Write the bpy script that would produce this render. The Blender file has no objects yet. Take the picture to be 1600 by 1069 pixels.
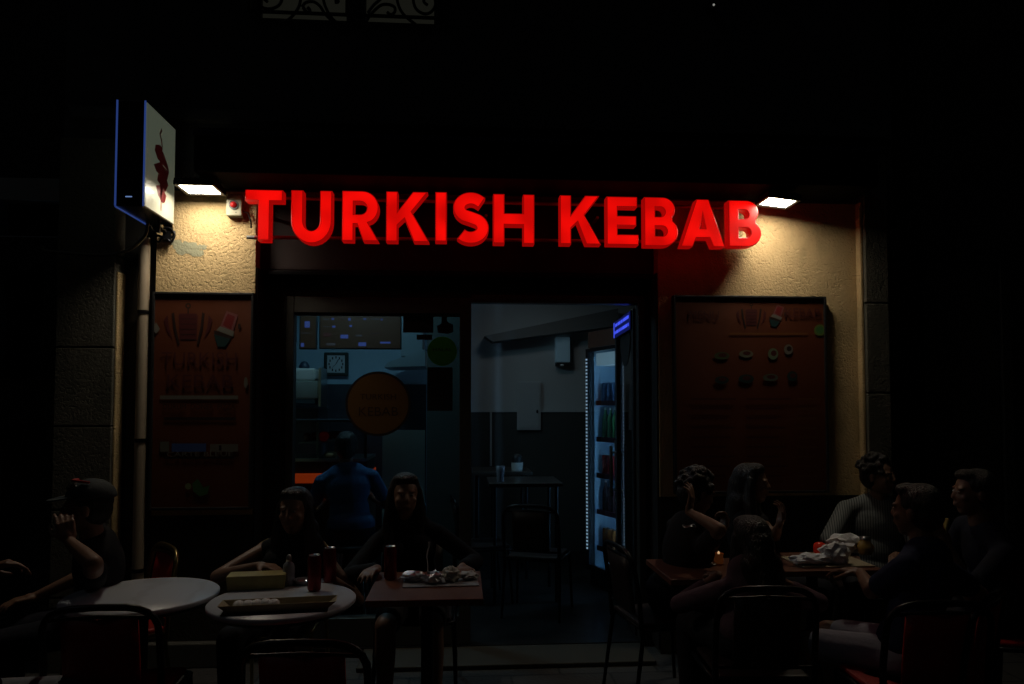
import bpy, bmesh, math, random
from mathutils import Vector, Matrix, Euler
random.seed(7)
C = bpy.context.scene.collection
sc = bpy.context.scene
R = math.radians
# ------------------------------------------------------------ camera, sky, exposure
F, CY = 1132.0, 592.5
cam = bpy.data.objects.new('camera', bpy.data.cameras.new('camera')); C.objects.link(cam)
cam.location = (0, -4.7, 1.6)
cam.rotation_euler = (R(90 + 2.3), 0, R(-4))
cam.data.lens = F / 1600 * 36; cam.data.sensor_width = 36
cam.data.shift_y = (CY - 534.5) / 1600
cam.data.clip_end = 3000; cam.data.clip_start = 0.05
sc.camera = cam
CR = Euler((R(90 + 2.3), 0, R(-4))).to_matrix(); CO = Vector(cam.location)

world = bpy.data.worlds.new("World"); sc.world = world; world.use_nodes = True
nt = world.node_tree; bg = nt.nodes['Background']
sky = nt.nodes.new('ShaderNodeTexSky'); sky.sky_type = 'NISHITA'; sky.sun_disc = False
sky.sun_elevation = R(1.0); sky.sun_rotation = R(-60)
nt.links.new(sky.outputs[0], bg.inputs[0]); bg.inputs[1].default_value = 0.0028
sun = bpy.data.lights.new('moonlight', 'SUN'); sun.energy = 0.012; sun.angle = R(8); sun.color = (.75, .85, 1)
so = bpy.data.objects.new('moonlight', sun); C.objects.link(so); so.rotation_euler = (R(38), 0, R(-60)); so.location = (0, -6, 12)
sc.view_settings.view_transform = 'Standard'; sc.view_settings.look = 'None'
sc.view_settings.exposure = 0.0; sc.view_settings.gamma = 1.0
sc.render.engine = 'CYCLES'
sc.cycles.max_bounces = 6; sc.cycles.use_denoising = True
sc.cycles.sample_clamp_indirect = 1.5

def ray(px, py):
    return CR @ Vector(((px - 800) / F, -(py - CY) / F, -1))
def P(px, py, Y):                       # the point seen at a pixel on the vertical plane Y
    d = ray(px, py); return CO + d * ((Y - CO.y) / d.y)
def PZ(px, py, z):
    d = ray(px, py); return CO + d * ((z - CO.z) / d.z)
def X(px, Y=0.0, py=620): return P(px, py, Y).x
def Z(py, Y=0.0, px=760): return P(px, py, Y).z

# ------------------------------------------------------------ materials
MATS = {}
def mat(name, col, rough=.6, metal=0, bump=0, bscale=60, var=0, vscale=8, emit=None, es=0, spec=.5, coat=0):
    if name in MATS: return MATS[name]
    m = bpy.data.materials.new(name); m.use_nodes = True; n = m.node_tree; b = n.nodes['Principled BSDF']
    b.inputs['Base Color'].default_value = (*col, 1); b.inputs['Roughness'].default_value = rough
    b.inputs['Metallic'].default_value = metal; b.inputs['Specular IOR Level'].default_value = spec
    b.inputs['Coat Weight'].default_value = coat
    tc = n.nodes.new('ShaderNodeTexCoord')
    if var:
        no = n.nodes.new('ShaderNodeTexNoise'); no.inputs['Scale'].default_value = vscale; no.inputs['Detail'].default_value = 6
        n.links.new(tc.outputs['Object'], no.inputs['Vector'])
        mx = n.nodes.new('ShaderNodeMix'); mx.data_type = 'RGBA'
        mx.inputs[6].default_value = (*[c * (1 - var) for c in col], 1); mx.inputs[7].default_value = (*[min(1, c * (1 + var)) for c in col], 1)
        n.links.new(no.outputs[0], mx.inputs[0]); n.links.new(mx.outputs[2], b.inputs['Base Color'])
        mr = n.nodes.new('ShaderNodeMapRange'); mr.inputs[3].default_value = max(.05, rough - .12); mr.inputs[4].default_value = min(1, rough + .12)
        n.links.new(no.outputs[0], mr.inputs[0]); n.links.new(mr.outputs[0], b.inputs['Roughness'])
    if bump:
        nb = n.nodes.new('ShaderNodeTexNoise'); nb.inputs['Scale'].default_value = bscale; nb.inputs['Detail'].default_value = 5
        n.links.new(tc.outputs['Object'], nb.inputs['Vector'])
        bp = n.nodes.new('ShaderNodeBump'); bp.inputs['Strength'].default_value = .8; bp.inputs['Distance'].default_value = bump
        n.links.new(nb.outputs[0], bp.inputs['Height']); n.links.new(bp.outputs[0], b.inputs['Normal'])
    if emit:
        b.inputs['Emission Color'].default_value = (*emit, 1); b.inputs['Emission Strength'].default_value = es
    MATS[name] = m; return m

def plaster(name, col, dist=.012, joints=False):
    m = mat(name, col, .92, spec=.2); n = m.node_tree; b = n.nodes['Principled BSDF']; L = n.links
    tc = [x for x in n.nodes if x.type == 'TEX_COORD'][0]
    geo = n.nodes.new('ShaderNodeNewGeometry')
    def noise(s, d=6, r=.6):
        x = n.nodes.new('ShaderNodeTexNoise'); x.inputs['Scale'].default_value = s; x.inputs['Detail'].default_value = d; x.inputs['Roughness'].default_value = r
        L.new(geo.outputs['Position'], x.inputs['Vector']); return x.outputs[0]
    def math_(op, a, c=None):
        x = n.nodes.new('ShaderNodeMath'); x.operation = op
        for i, v in enumerate((a, c)):
            if v is None: continue
            if isinstance(v, (int, float)): x.inputs[i].default_value = v
            else: L.new(v, x.inputs[i])
        return x.outputs[0]
    n1, n2, n3 = noise(58, 5, .6), noise(170, 3, .7), noise(13, 3)
    ramp = n.nodes.new('ShaderNodeMapRange'); ramp.inputs[1].default_value = .36; ramp.inputs[2].default_value = .46
    L.new(noise(52, 2, .5), ramp.inputs[0])                       # pits
    n4 = noise(3.0, 2)
    pm = n.nodes.new('ShaderNodeMapRange'); pm.inputs[1].default_value = .4; pm.inputs[2].default_value = .65; pm.inputs[3].default_value = .25; pm.inputs[4].default_value = 1
    L.new(n4, pm.inputs[0])
    pits = math_('MULTIPLY', math_('SUBTRACT', ramp.outputs[0], 1), pm.outputs[0])
    h = math_('ADD', math_('ADD', math_('MULTIPLY', n1, .75), math_('MULTIPLY', n2, .38)), math_('ADD', math_('MULTIPLY', pits, .5), math_('MULTIPLY', n3, .5)))
    bp = n.nodes.new('ShaderNodeBump'); bp.inputs['Strength'].default_value = 1; bp.inputs['Distance'].default_value = dist
    L.new(h, bp.inputs['Height']); L.new(bp.outputs[0], b.inputs['Normal'])
    mx = n.nodes.new('ShaderNodeMix'); mx.data_type = 'RGBA'
    mx.inputs[6].default_value = (*[c * .62 for c in col], 1); mx.inputs[7].default_value = (*[min(1, c * 1.25) for c in col], 1)
    f = math_('ADD', math_('MULTIPLY', noise(5, 6), .6), math_('MULTIPLY', n2, .4))
    L.new(f, mx.inputs[0])
    st = n.nodes.new('ShaderNodeMapRange'); st.inputs[1].default_value = .52; st.inputs[2].default_value = .66; st.inputs[4].default_value = .5
    mp = n.nodes.new('ShaderNodeMapping'); mp.inputs['Scale'].default_value = (3.2, 3.2, 1.1); L.new(geo.outputs['Position'], mp.inputs[0])
    sn = n.nodes.new('ShaderNodeTexNoise'); sn.inputs['Scale'].default_value = 1.6; sn.inputs['Detail'].default_value = 7; L.new(mp.outputs[0], sn.inputs['Vector']); L.new(sn.outputs[0], st.inputs[0])
    m2 = n.nodes.new('ShaderNodeMix'); m2.data_type = 'RGBA'; L.new(st.outputs[0], m2.inputs[0]); L.new(mx.outputs[2], m2.inputs[6]); m2.inputs[7].default_value = (col[0] * .45, col[1] * .5, col[2] * .5, 1)
    L.new(m2.outputs[2], b.inputs['Base Color'])
    return m

PL = plaster('ochre_plaster', (.68, .485, .25), .010)
STONE = plaster('grey_stone', (.13, .12, .095), .008)
UPPER = plaster('dark_upper_wall', (.10, .10, .11), .006)  # darker and greyer than the plaster below
BLACKM = mat('black_metal', (.012, .012, .014), .35, .6, var=.2)
BLACKP = mat('black_powder', (.015, .015, .016), .45, 0, var=.3, bump=.0006, bscale=200)
BROWNF = mat('brown_frame', (.03, .02, .017), .45, .2, var=.15, vscale=20)
GREYAL = mat('grey_aluminium', (.10, .095, .085), .4, .6, var=.1, vscale=30)
CHROME = mat('brushed_steel', (.5, .5, .48), .28, 1)
BRASS = mat('worn_brass_tube', (.35, .27, .12), .3, 1)
WHITEP = mat('white_plastic', (.62, .62, .58), .4, var=.08)
BOARD = mat('orange_board', (.10, .022, .005), .5, var=.25, vscale=5)
REDP = mat('red_panel', (.34, .008, .005), .5, var=.2, bump=.001, bscale=150)
DKWOOD = mat('dark_brown_laminate', (.17, .07, .045), .35, var=.25, vscale=14)
MARBLE = mat('white_marble', (.7, .7, .72), .35)
FOIL = mat('crumpled_foil', (.55, .55, .57), .3, .85, bump=.004, bscale=70)
PAPER = mat('white_paper', (.85, .85, .84), .7, bump=.003, bscale=60)
KRAFT = mat('kraft_card', (.42, .35, .22), .75, var=.12, vscale=25)
CARTON = mat('printed_carton', (.30, .25, .08), .5, var=.3, vscale=22)
CANRED = mat('red_can', (.16, .006, .008), .3, .5)
GLASSY = mat('clear_jar', (.25, .25, .28), .12, 0, spec=.8)
INWALL = mat('grey_interior_wall', (.50, .51, .50), .7, var=.06, vscale=3)
INBLUE = mat('blue_kitchen_wall', (.28, .42, .52), .55, var=.08, vscale=4)
WAINS = mat('dark_green_wainscot', (.055, .057, .052), .6, var=.15)
TILE = mat('floor_tile_dark', (.014, .014, .014), .4, var=.3)
def marble_veins():
    n = MARBLE.node_tree; b = n.nodes['Principled BSDF']
    tc = [x for x in n.nodes if x.type == 'TEX_COORD'][0]
    w = n.nodes.new('ShaderNodeTexWave'); w.inputs['Scale'].default_value = 1.1; w.inputs['Distortion'].default_value = 14; w.inputs['Detail'].default_value = 4
    n.links.new(tc.outputs['Object'], w.inputs[0])
    r = n.nodes.new('ShaderNodeValToRGB'); r.color_ramp.elements[0].color = (.50, .52, .57, 1); r.color_ramp.elements[1].position = .10; r.color_ramp.elements[1].color = (.56, .59, .65, 1)
    n.links.new(w.outputs[1], r.inputs[0]); n.links.new(r.outputs[0], b.inputs['Base Color'])
marble_veins()
def glass(name, tint=(.8, .85, .85), refl=.9):
    m = bpy.data.materials.new(name); m.use_nodes = True; n = m.node_tree; n.nodes.clear()
    o = n.nodes.new('ShaderNodeOutputMaterial'); t = n.nodes.new('ShaderNodeBsdfTransparent'); t.inputs[0].default_value = (*tint, 1)
    g = n.nodes.new('ShaderNodeBsdfGlossy'); g.inputs['Roughness'].default_value = .02; g.inputs[0].default_value = (refl, refl, refl, 1)
    fr = n.nodes.new('ShaderNodeFresnel'); fr.inputs[0].default_value = 1.45
    mx = n.nodes.new('ShaderNodeMixShader'); ge = n.nodes.new('ShaderNodeNewGeometry'); sb = n.nodes.new('ShaderNodeMath'); sb.operation = 'SUBTRACT'; sb.inputs[0].default_value = 1; n.links.new(ge.outputs['Backfacing'], sb.inputs[1])
    ml = n.nodes.new('ShaderNodeMath'); ml.operation = 'MULTIPLY'; n.links.new(fr.outputs[0], ml.inputs[0]); n.links.new(sb.outputs[0], ml.inputs[1])
    n.links.new(ml.outputs[0], mx.inputs[0]); n.links.new(t.outputs[0], mx.inputs[1]); n.links.new(g.outputs[0], mx.inputs[2])
    n.links.new(mx.outputs[0], o.inputs[0]); MATS[name] = m; return m
GLASS = glass('window_glass')
def emis(name, col, s):
    return mat(name, (.02, .02, .02), .5, emit=col, es=s)

# ------------------------------------------------------------ mesh builder
class MB:
    weld = True
    def __init__(s): s.v = []; s.f = []; s.m = []; s.sm = []; s.cur = 0; s.smooth = False; s.T = None
    def add(s, vs, fs):
        o = len(s.v)
        for v in vs:
            v = Vector(v); s.v.append(s.T @ v if s.T else v)
        for f in fs: s.f.append([i + o for i in f]); s.m.append(s.cur); s.sm.append(s.smooth)
        return s
    def box(s, a, b):
        x0, x1 = sorted((a[0], b[0])); y0, y1 = sorted((a[1], b[1])); z0, z1 = sorted((a[2], b[2]))
        vs = [(x, y, z) for x in (x0, x1) for y in (y0, y1) for z in (z0, z1)]
        sm = s.smooth; s.smooth = False
        s.add(vs, [(0, 1, 3, 2), (4, 6, 7, 5), (0, 4, 5, 1), (2, 3, 7, 6), (0, 2, 6, 4), (1, 5, 7, 3)]); s.smooth = sm; return s
    def rings(s, rs, cap=True, closed=False):
        n = len(rs[0]); vs = [p for r in rs for p in r]; fs = []
        m = len(rs)
        for k in range(m if closed else m - 1):
            for i in range(n):
                j = (i + 1) % n; k2 = (k + 1) % m
                fs.append((k * n + i, k * n + j, k2 * n + j, k2 * n + i))
        sm = s.smooth; s.smooth = True; s.add(vs, fs)
        if cap and not closed:
            if s.weld: o = len(s.v) - len(vs); s.f += [[o + i for i in range(n)][::-1], [o + (m - 1) * n + i for i in range(n)]]; s.m += [s.cur] * 2; s.sm += [True] * 2
            else: s.smooth = False; s.add(rs[0], [tuple(range(n))[::-1]]); s.add(rs[-1], [tuple(range(n))])
        s.smooth = sm; return s
    def tube(s, pts, r, n=10, closed=False):
        pts = [Vector(p) for p in pts]; rs = []; up = None; N = len(pts)
        rr = r if isinstance(r, (list, tuple)) else [r] * N
        for i, p in enumerate(pts):
            a = pts[i - 1] if (i or closed) else p; b = pts[(i + 1) % N] if (i < N - 1 or closed) else p
            t = (b - a).normalized()
            if up is None: up = t.orthogonal().normalized()
            up = (up - t * up.dot(t)).normalized(); sd = t.cross(up)
            rs.append([p + (up * math.cos(2 * math.pi * k / n) + sd * math.sin(2 * math.pi * k / n)) * rr[i] for k in range(n)])
        return s.rings(rs, True, closed)
    def lathe(s, prof, n=28, c=(0, 0, 0)):
        c = Vector(c); rs = [[c + Vector((r * math.cos(2 * math.pi * k / n), r * math.sin(2 * math.pi * k / n), z)) for k in range(n)] for r, z in prof]
        return s.rings(rs)
    def capsule(s, p0, p1, r0, r1, n=14):
        p0, p1 = Vector(p0), Vector(p1); t = (p1 - p0); L = t.length; t = t.normalized() if L > 1e-6 else Vector((0, 0, 1))
        u = t.orthogonal().normalized(); w = t.cross(u); rs = []
        for k in range(1, 6):
            a = math.pi / 2 * k / 5; rs.append((p0 - t * r0 * math.cos(a), r0 * math.sin(a)))
        for k in range(0, 5):
            a = math.pi / 2 * k / 5; rs.append((p1 + t * r1 * math.sin(a), r1 * math.cos(a)))
        return s.rings([[c + (u * math.cos(2 * math.pi * i / n) + w * math.sin(2 * math.pi * i / n)) * r for i in range(n)] for c, r in rs])
    def ell(s, c, r, rot=None, n=18):
        c = Vector(c); rot = rot or Matrix.Identity(3); rs = []
        for k in range(1, n // 2 + 4):
            a = math.pi * k / (n // 2 + 4)
            rs.append([c + rot @ Vector((r[0] * math.sin(a) * math.cos(2 * math.pi * i / n), r[1] * math.sin(a) * math.sin(2 * math.pi * i / n), -r[2] * math.cos(a))) for i in range(n)])
        return s.rings(rs)
    def quad(s, a, b, c, d): return s.add([a, b, c, d], [(0, 1, 2, 3)])
    def prism(s, pts, d):                # pts list of Vectors (planar polygon), d offset vector
        n = len(pts); d = Vector(d); vs = [Vector(p) for p in pts] + [Vector(p) + d for p in pts]
        return s.add(vs, [tuple(range(n)), tuple(range(2 * n - 1, n - 1, -1))] + [(i, i + n, (i + 1) % n + n, (i + 1) % n) for i in range(n)])
    def build(s, name, mats, parent=None, bevel=0, origin=None):
        me = bpy.data.meshes.new(name); o = Vector(origin) if origin is not None else Vector((0, 0, 0))
        me.from_pydata([v - o for v in s.v], [], s.f)
        for m in (mats if isinstance(mats, (list, tuple)) else [mats]): me.materials.append(m)
        for i, p in enumerate(me.polygons): p.material_index = s.m[i]; p.use_smooth = s.sm[i]
        bm = bmesh.new(); bm.from_mesh(me); bmesh.ops.recalc_face_normals(bm, faces=bm.faces)
        for f in bm.faces:
            if len(f.verts) > 6 and f.smooth: f.smooth = False; [setattr(e, 'smooth', False) for e in f.edges]
        bm.to_mesh(me); bm.free()
        me.update(); ob = bpy.data.objects.new(name, me); C.objects.link(ob); ob.location = o
        if parent is not None: ob.parent = parent
        if bevel:
            b = ob.modifiers.new('bevel', 'BEVEL'); b.width = bevel; b.segments = 2; b.limit_method = 'ANGLE'
        return ob
def tag(o, label=None, cat=None, group=None, kind=None):
    if label: o['label'] = label
    if cat: o['category'] = cat
    if group: o['group'] = group
    if kind: o['kind'] = kind
    return o
def empty(name, label, cat, loc=(0, 0, 0), rz=0, group=None):
    o = bpy.data.objects.new(name, None); C.objects.link(o); o.location = loc; o.rotation_euler = (0, 0, rz); o.empty_display_size = .1
    return tag(o, label, cat, group)
def children(o): return [x for x in bpy.data.objects if x.parent == o]
def copy_tree(o, parent=None):
    c = o.copy(); C.objects.link(c)
    if parent is not None: c.parent = parent
    for ch in children(o): copy_tree(ch, c)
    return c
def bx(name, a, b, m, parent=None, bevel=0, origin=None): return MB().box(a, b).build(name, m, parent, bevel, origin)
def text_mesh(txt, size, depth, m, name, parent=None, loc=(0, 0, 0), rot=(R(90), 0, 0), bold=0.0, width=None):
    cu = bpy.data.curves.new('t', 'FONT'); cu.body = txt; cu.size = size; cu.extrude = depth; cu.offset = bold; cu.align_x = 'CENTER'; cu.align_y = 'CENTER'; cu.resolution_u = 3
    t = bpy.data.objects.new('t', cu); C.objects.link(t); bpy.context.view_layer.update()
    me = bpy.data.meshes.new_from_object(t.evaluated_get(bpy.context.evaluated_depsgraph_get())); bpy.data.objects.remove(t); bpy.data.curves.remove(cu)
    if width:
        xs = [v.co.x for v in me.vertices]; k = width / (max(xs) - min(xs))
        for v in me.vertices: v.co.x *= k
    me.materials.clear(); me.materials.append(m)
    o = bpy.data.objects.new(name, me); C.objects.link(o); o.location = loc; o.rotation_euler = rot
    if parent is not None: o.parent = parent
    return o

# ------------------------------------------------------------ ground
g = MB(); g.add([(-400, -400, 0), (400, -400, 0), (400, 400, 0), (-400, 400, 0)], [(0, 1, 2, 3)])
PAVE = mat('worn_paving', (.065, .062, .058), .7, var=.35, vscale=3, bump=.006, bscale=40)
def slabs():
    n = PAVE.node_tree; b = n.nodes['Principled BSDF']; geo = n.nodes.new('ShaderNodeNewGeometry')
    br = n.nodes.new('ShaderNodeTexBrick'); br.inputs['Scale'].default_value = 1.0; br.inputs['Brick Width'].default_value = .6; br.inputs['Row Height'].default_value = .3; br.inputs['Mortar Size'].default_value = .008
    br.inputs['Color1'].default_value = (.07, .066, .06, 1); br.inputs['Color2'].default_value = (.05, .048, .046, 1); br.inputs['Mortar'].default_value = (.02, .02, .02, 1)
    n.links.new(geo.outputs['Position'], br.inputs[0]); n.links.new(br.outputs[0], b.inputs['Base Color'])
slabs()
tag(g.build('pavement', PAVE), kind='structure')
x0s, x1s = X(556, -.2, 1040), X(1026, -.2, 1030)
tag(bx('doorstep', (x0s, -.20, 0), (x1s, .16, .03), mat('pale_step_stone', (.06, .054, .04), .7, var=.3, vscale=12), bevel=.006), kind='structure')
tag(bx('interior_floor', (-3.2, .16, -.02), (2.6, 4.2, .034), TILE), kind='structure')

# ------------------------------------------------------------ the building
B = empty('building', 'ochre plastered old building housing the lit kebab shop, between two grey stone pilasters', 'building', (0, 0, 0))
xa, xb, xc, xd = X(240), X(396), X(1030), X(1346)
ZL = 2.985; SFY0 = .199
DADO = plaster('dark_stone_base', (.07, .062, .045), .010)
MB().box((xa, 0, .93), (xb, .4, ZL)).build('wall', PL, B)
MB().box((xc, 0, 1.02), (xd, .4, ZL)).build('wall', PL, B)
MB().box((xa, .004, .15), (xb, .4, .929)).build('stone_base', DADO, B)
MB().box((xc, .004, .0), (xd, .4, 1.019)).build('stone_base', DADO, B)
MB().box((xb + .001, .012, .03), (xb + .012, SFY0, 2.5)).build('jamb_mask', mat('jamb_mask_dark', (.014, .009, .008), .7), B)  # added dark sheets, keep the letters' red light off the jambs
MB().box((xc - .012, .012, .03), (xc - .001, SFY0, 2.5)).build('jamb_mask', mat('jamb_mask_dark', (.014, .009, .008), .7), B)
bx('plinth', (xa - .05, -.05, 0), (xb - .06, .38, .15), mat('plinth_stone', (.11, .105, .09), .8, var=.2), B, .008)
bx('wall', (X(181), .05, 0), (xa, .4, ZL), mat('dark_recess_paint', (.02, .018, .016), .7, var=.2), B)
# stone pilasters with joints
def pilaster(x0, x1, y, joints):
    zs = [0] + joints + [ZL + .3]; m = MB()
    for a, b in zip(zs[:-1], zs[1:]): m.box((x0, y, a + (.004 if a else 0)), (x1, .3, b - .004))
    m.box((x0 + .012, y + .012, 0), (x1 - .012, .29, ZL + .29))
    return m.build('pilaster', STONE, B, .006)
pilaster(X(95), X(176, -.07), -.08, [.45, .98, Z(665), Z(548), 2.55])
pilaster(xd + .0005, X(1391, -.07), -.08, [.55, 1.1, 1.7, 2.3])
MB().box((xd - .022, -.055, .35), (xd - .0005, -.0005, ZL)).build('lit_side_strip', PL, B, .006)  # added pale strips standing in for the lamplit pilaster sides
MB().box((X(176, -.07) + .0005, -.06, .35), (X(176, -.07) + .014, .045, 2.45)).build('lit_side_strip', PL, B, .005)
pm_b = MB(); rnp = random.Random(4)
for cx_, cy_, rr_ in ((292, 388, 17), (308, 396, 10), (276, 380, 9), (316, 386, 7)):
    pm_b.prism([P(cx_ + rr_ * 1.2 * math.cos(2 * math.pi * k / 22) * rnp.uniform(.7, 1.15), cy_ + rr_ * .62 * math.sin(2 * math.pi * k / 22) * rnp.uniform(.7, 1.2), -.0012 - .0004 * rr_ / 10) for k in range(22)], (0, .001, 0))
pm_b.build('repair_patch', plaster('grey_filler', (.36, .35, .24), .004), B)
# upper wall with the window hole
wz, wt = P(540, 39, .05).z, 5.9
wl, wr = X(398, .05, 20), X(685, .05, 20)
u = MB(); u.box((X(181) - .35, .0, ZL), (wl, .4, 9)); u.box((wr, 0, ZL), (xd + .25, .4, 9)); u.box((wl, 0, ZL), (wr, .4, wz)); u.box((wl, 0, wt), (wr, .4, 9))
u.build('upper_wall', UPPER, B)
bx('string_course', (X(181) - .3, -.06, 3.42), (xd + .2, -.002, 3.50), UPPER, B, .01)
win = bx('window_frame', (wl, .10, wz), (wr, .16, wz + .04), BLACKP, B)
wf = MB(); wf.box((X(540, .05, 20), .09, wz + .04), (X(570, .05, 20), .17, wt)); wf.box((wl, .10, wz + .041), (wl + .03, .16, wt)); wf.box((wr - .03, .10, wz + .041), (wr, .16, wt)); wf.build('window_mullion', BLACKP, win)
CURT = mat('lit_curtain_pane', (.2, .2, .16), .8, emit=(.85, .85, .62), es=.0075)
bx('pane', (wl + .03, .13, wz + .041), (X(540, .05, 20), .14, wt - .01), CURT, win)
bx('pane', (X(570, .05, 20), .13, wz + .041), (wr - .03, .14, wt - .01), CURT, win)
gr = MB()
def trace(pts, r=.010, Y=-.02, m=gr):
    ps = [P(x, y, Y) for x, y in pts]; q = []
    for i in range(len(ps) - 1):                    # Catmull-Rom smoothing
        a = ps[max(0, i - 1)]; b = ps[i]; c = ps[i + 1]; d = ps[min(len(ps) - 1, i + 2)]
        for k in range(5):
            t = k / 5; q.append(.5 * ((2 * b) + (c - a) * t + (2 * a - 5 * b + 4 * c - d) * t * t + (3 * b - a - 3 * c + d) * t ** 3))
    q.append(ps[-1]); m.tube(q, r, 7)
trace([(418, 3), (412, -4), (424, -10), (440, -4), (436, 8), (422, 14), (408, 10), (404, -6), (410, -24), (430, -40)])
trace([(444, 35), (456, 26), (468, 8), (468, -14), (450, -34)])
trace([(472, 11), (478, 4), (490, 3), (500, 10), (508, 22), (520, 33), (536, 38)])
trace([(474, 12), (480, 20), (484, 17), (481, 12)], .012)
trace([(503, -30), (505, -2), (511, 16), (520, 30), (530, 38)])
trace([(523, 3), (528, 2), (524, -6), (530, -20), (545, -30)], .013)
trace([(572, 34), (580, 22), (594, 9), (606, 7), (616, 11), (617, 18), (611, 23), (605, 19)])
trace([(575, 20), (584, 8), (598, -6), (600, -26)])
trace([(619, -25), (621, 2), (630, 22), (650, 39)])
trace([(643, -20), (648, 10), (660, 21), (672, 20), (680, 9), (678, -4), (668, -8), (662, 2), (668, 8)])
gr.box((wl - .02, -.035, wz + .02), (wr + .02, -.015, wz + .035)); gr.box((wl - .02, -.035, wz + .9), (wr + .02, -.015, wz + .92))
for q in (wl - .02, (wl + wr) / 2, wr + .005): gr.box((q, -.034, wz + .036), (q + .016, -.016, wz + .9))
for q in (wl - .02, wr + .005): gr.box((q, -.016, wz + .45), (q + .016, .02, wz + .47))
gr.build('window_guard', BLACKM, B)
# neighbours
NB = empty('building', 'dark shopfront of the neighbouring building, left of the stone pilaster', 'building')
bx('wall', (-9, .45, 0), (X(95), .8, 9), mat('dark_neighbour_wall', (.03, .028, .03), .8, var=.3), NB)
fr = MB(); fr.box((-9, .30, 2.5), (X(95) - .02, .45, 2.75)); fr.box((X(60, .3), .32, 0), (X(95) - .02, .45, 2.5)); fr.build('shopfront_frame', BLACKP, NB, .01)
NR = empty('building', 'unlit building front at the right, past the second pilaster', 'building')
bx('wall', (X(1391, -.07), .12, 0), (12, .5, 9), mat('dark_right_wall', (.035, .03, .026), .85, var=.3), NR)
dz = MB(); x1 = X(1440, .1); x2 = X(1562, .1); dz.box((x1, .06, 0), (x1 + .07, .12, 2.7)); dz.box((x2, .06, 0), (x2 + .07, .12, 2.7)); dz.box((x1 + .07, .06, 2.62), (x2, .12, 2.7)); dz.build('door_frame', BLACKP, NR, .005)
dd = bx('door', (x1 + .08, .085, .02), (x2 - .01, .12, 2.61), mat('old_black_door', (.018, .016, .015), .5, var=.3), NR)
bx('letter_slot', (X(1445, .1) + .12, .078, 1.25), (X(1480, .1) + .05, .086, 1.31), GREYAL, dd)

# shopfront, recessed in the opening
SFY = .20
S = MB()
xs0, xs1 = xb + .001, xc - .001
S.box((xs0, SFY, .03), (X(446, SFY), SFY + .08, 2.55)); S.box((X(1001, SFY), SFY, .03), (xs1, SFY + .08, 2.55))
zt_in, zt_out = Z(474, SFY, 850), Z(464, SFY, 500)
S.box((X(446, SFY), SFY, zt_out), (X(1001, SFY), SFY + .08, 2.55))
sf = S.build('shopfront', BROWNF, B, .006)
hb = MB(); hb.box((xs0, .10, 2.50), (xs1, .34, ZL)); hb.build('shutter_box', mat('dark_shutter_box', (.022, .010, .010), .5, .3, var=.2), B, .01)
MB().box((xs0, .085, 2.47), (xs1, .19, 2.498)).build('shutter_rail', BLACKM, B, .004)
wfm = MB(); a0, a1, a2, a3 = X(447, SFY), X(459, SFY), X(718, SFY), X(736, SFY); zg = Z(490, SFY, 590)
ya, yb = SFY - .02, SFY + .07
wfm.box((a0, ya, .035), (a1, yb, zt_out - .002)); wfm.box((a2, ya, .035), (a3, yb, zt_out - .002)); wfm.box((a1, ya, zg), (a2, yb, zt_out - .002)); wfm.box((a1, ya, .035), (a2, yb, .22))
wfm.box((a1 + .0, ya + .03, zg - .015), (a2, yb - .03, zg))
wf_ = wfm.build('window_frame', GREYAL, sf, .004)
bx('pane', (a1, SFY + .02, .22), (a2, SFY + .028, zg - .015), GLASS, sf)
dfm = MB(); b1, b2 = X(997, SFY), X(1003, SFY); dfm.box((b1, ya, .035), (b2 + .02, yb, zt_in + .05)); dfm.box((a3, ya, zt_in), (b1, yb, zt_in + .05)); dfm.build('door_frame', GREYAL, sf, .004)
# open door leaf, swung inside
h0 = Vector((X(994, .27), .27, 0)); h1 = Vector((X(965, 1.05), 1.05, 0)); dv = (h1 - h0).normalized(); nv = Vector((-dv.y, dv.x, 0)); w_ = (h1 - h0).length
Mx = Matrix.Translation(h0) @ Matrix(((dv.x, nv.x, 0, 0), (dv.y, nv.y, 0, 0), (0, 0, 1, 0), (0, 0, 0, 1)))
df = MB(); df.T = Mx; zt = zt_in - .02
df.box((0, -.02, .04), (.07, .02, zt)); df.box((w_ - .07, -.02, .04), (w_, .02, zt)); df.box((.07, -.02, .04), (w_ - .07, .02, .28)); df.box((.07, -.02, zt - .09), (w_ - .07, .02, zt))
door = df.build('door', BLACKP, B, .004)
p_ = MB(); p_.T = Mx; p_.box((.07, -.004, .28), (w_ - .07, .004, zt - .09)); p_.build('pane', GLASS, door)
p_ = MB(); p_.T = Mx; p_.tube([(w_ - .035, .06, .9), (w_ - .035, .06, 1.3)], .012); p_.tube([(w_ - .035, .015, .95), (w_ - .035, .06, .95)], .008); p_.tube([(w_ - .035, .015, 1.25), (w_ - .035, .06, 1.25)], .008); p_.build('handle', CHROME, door)
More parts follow.
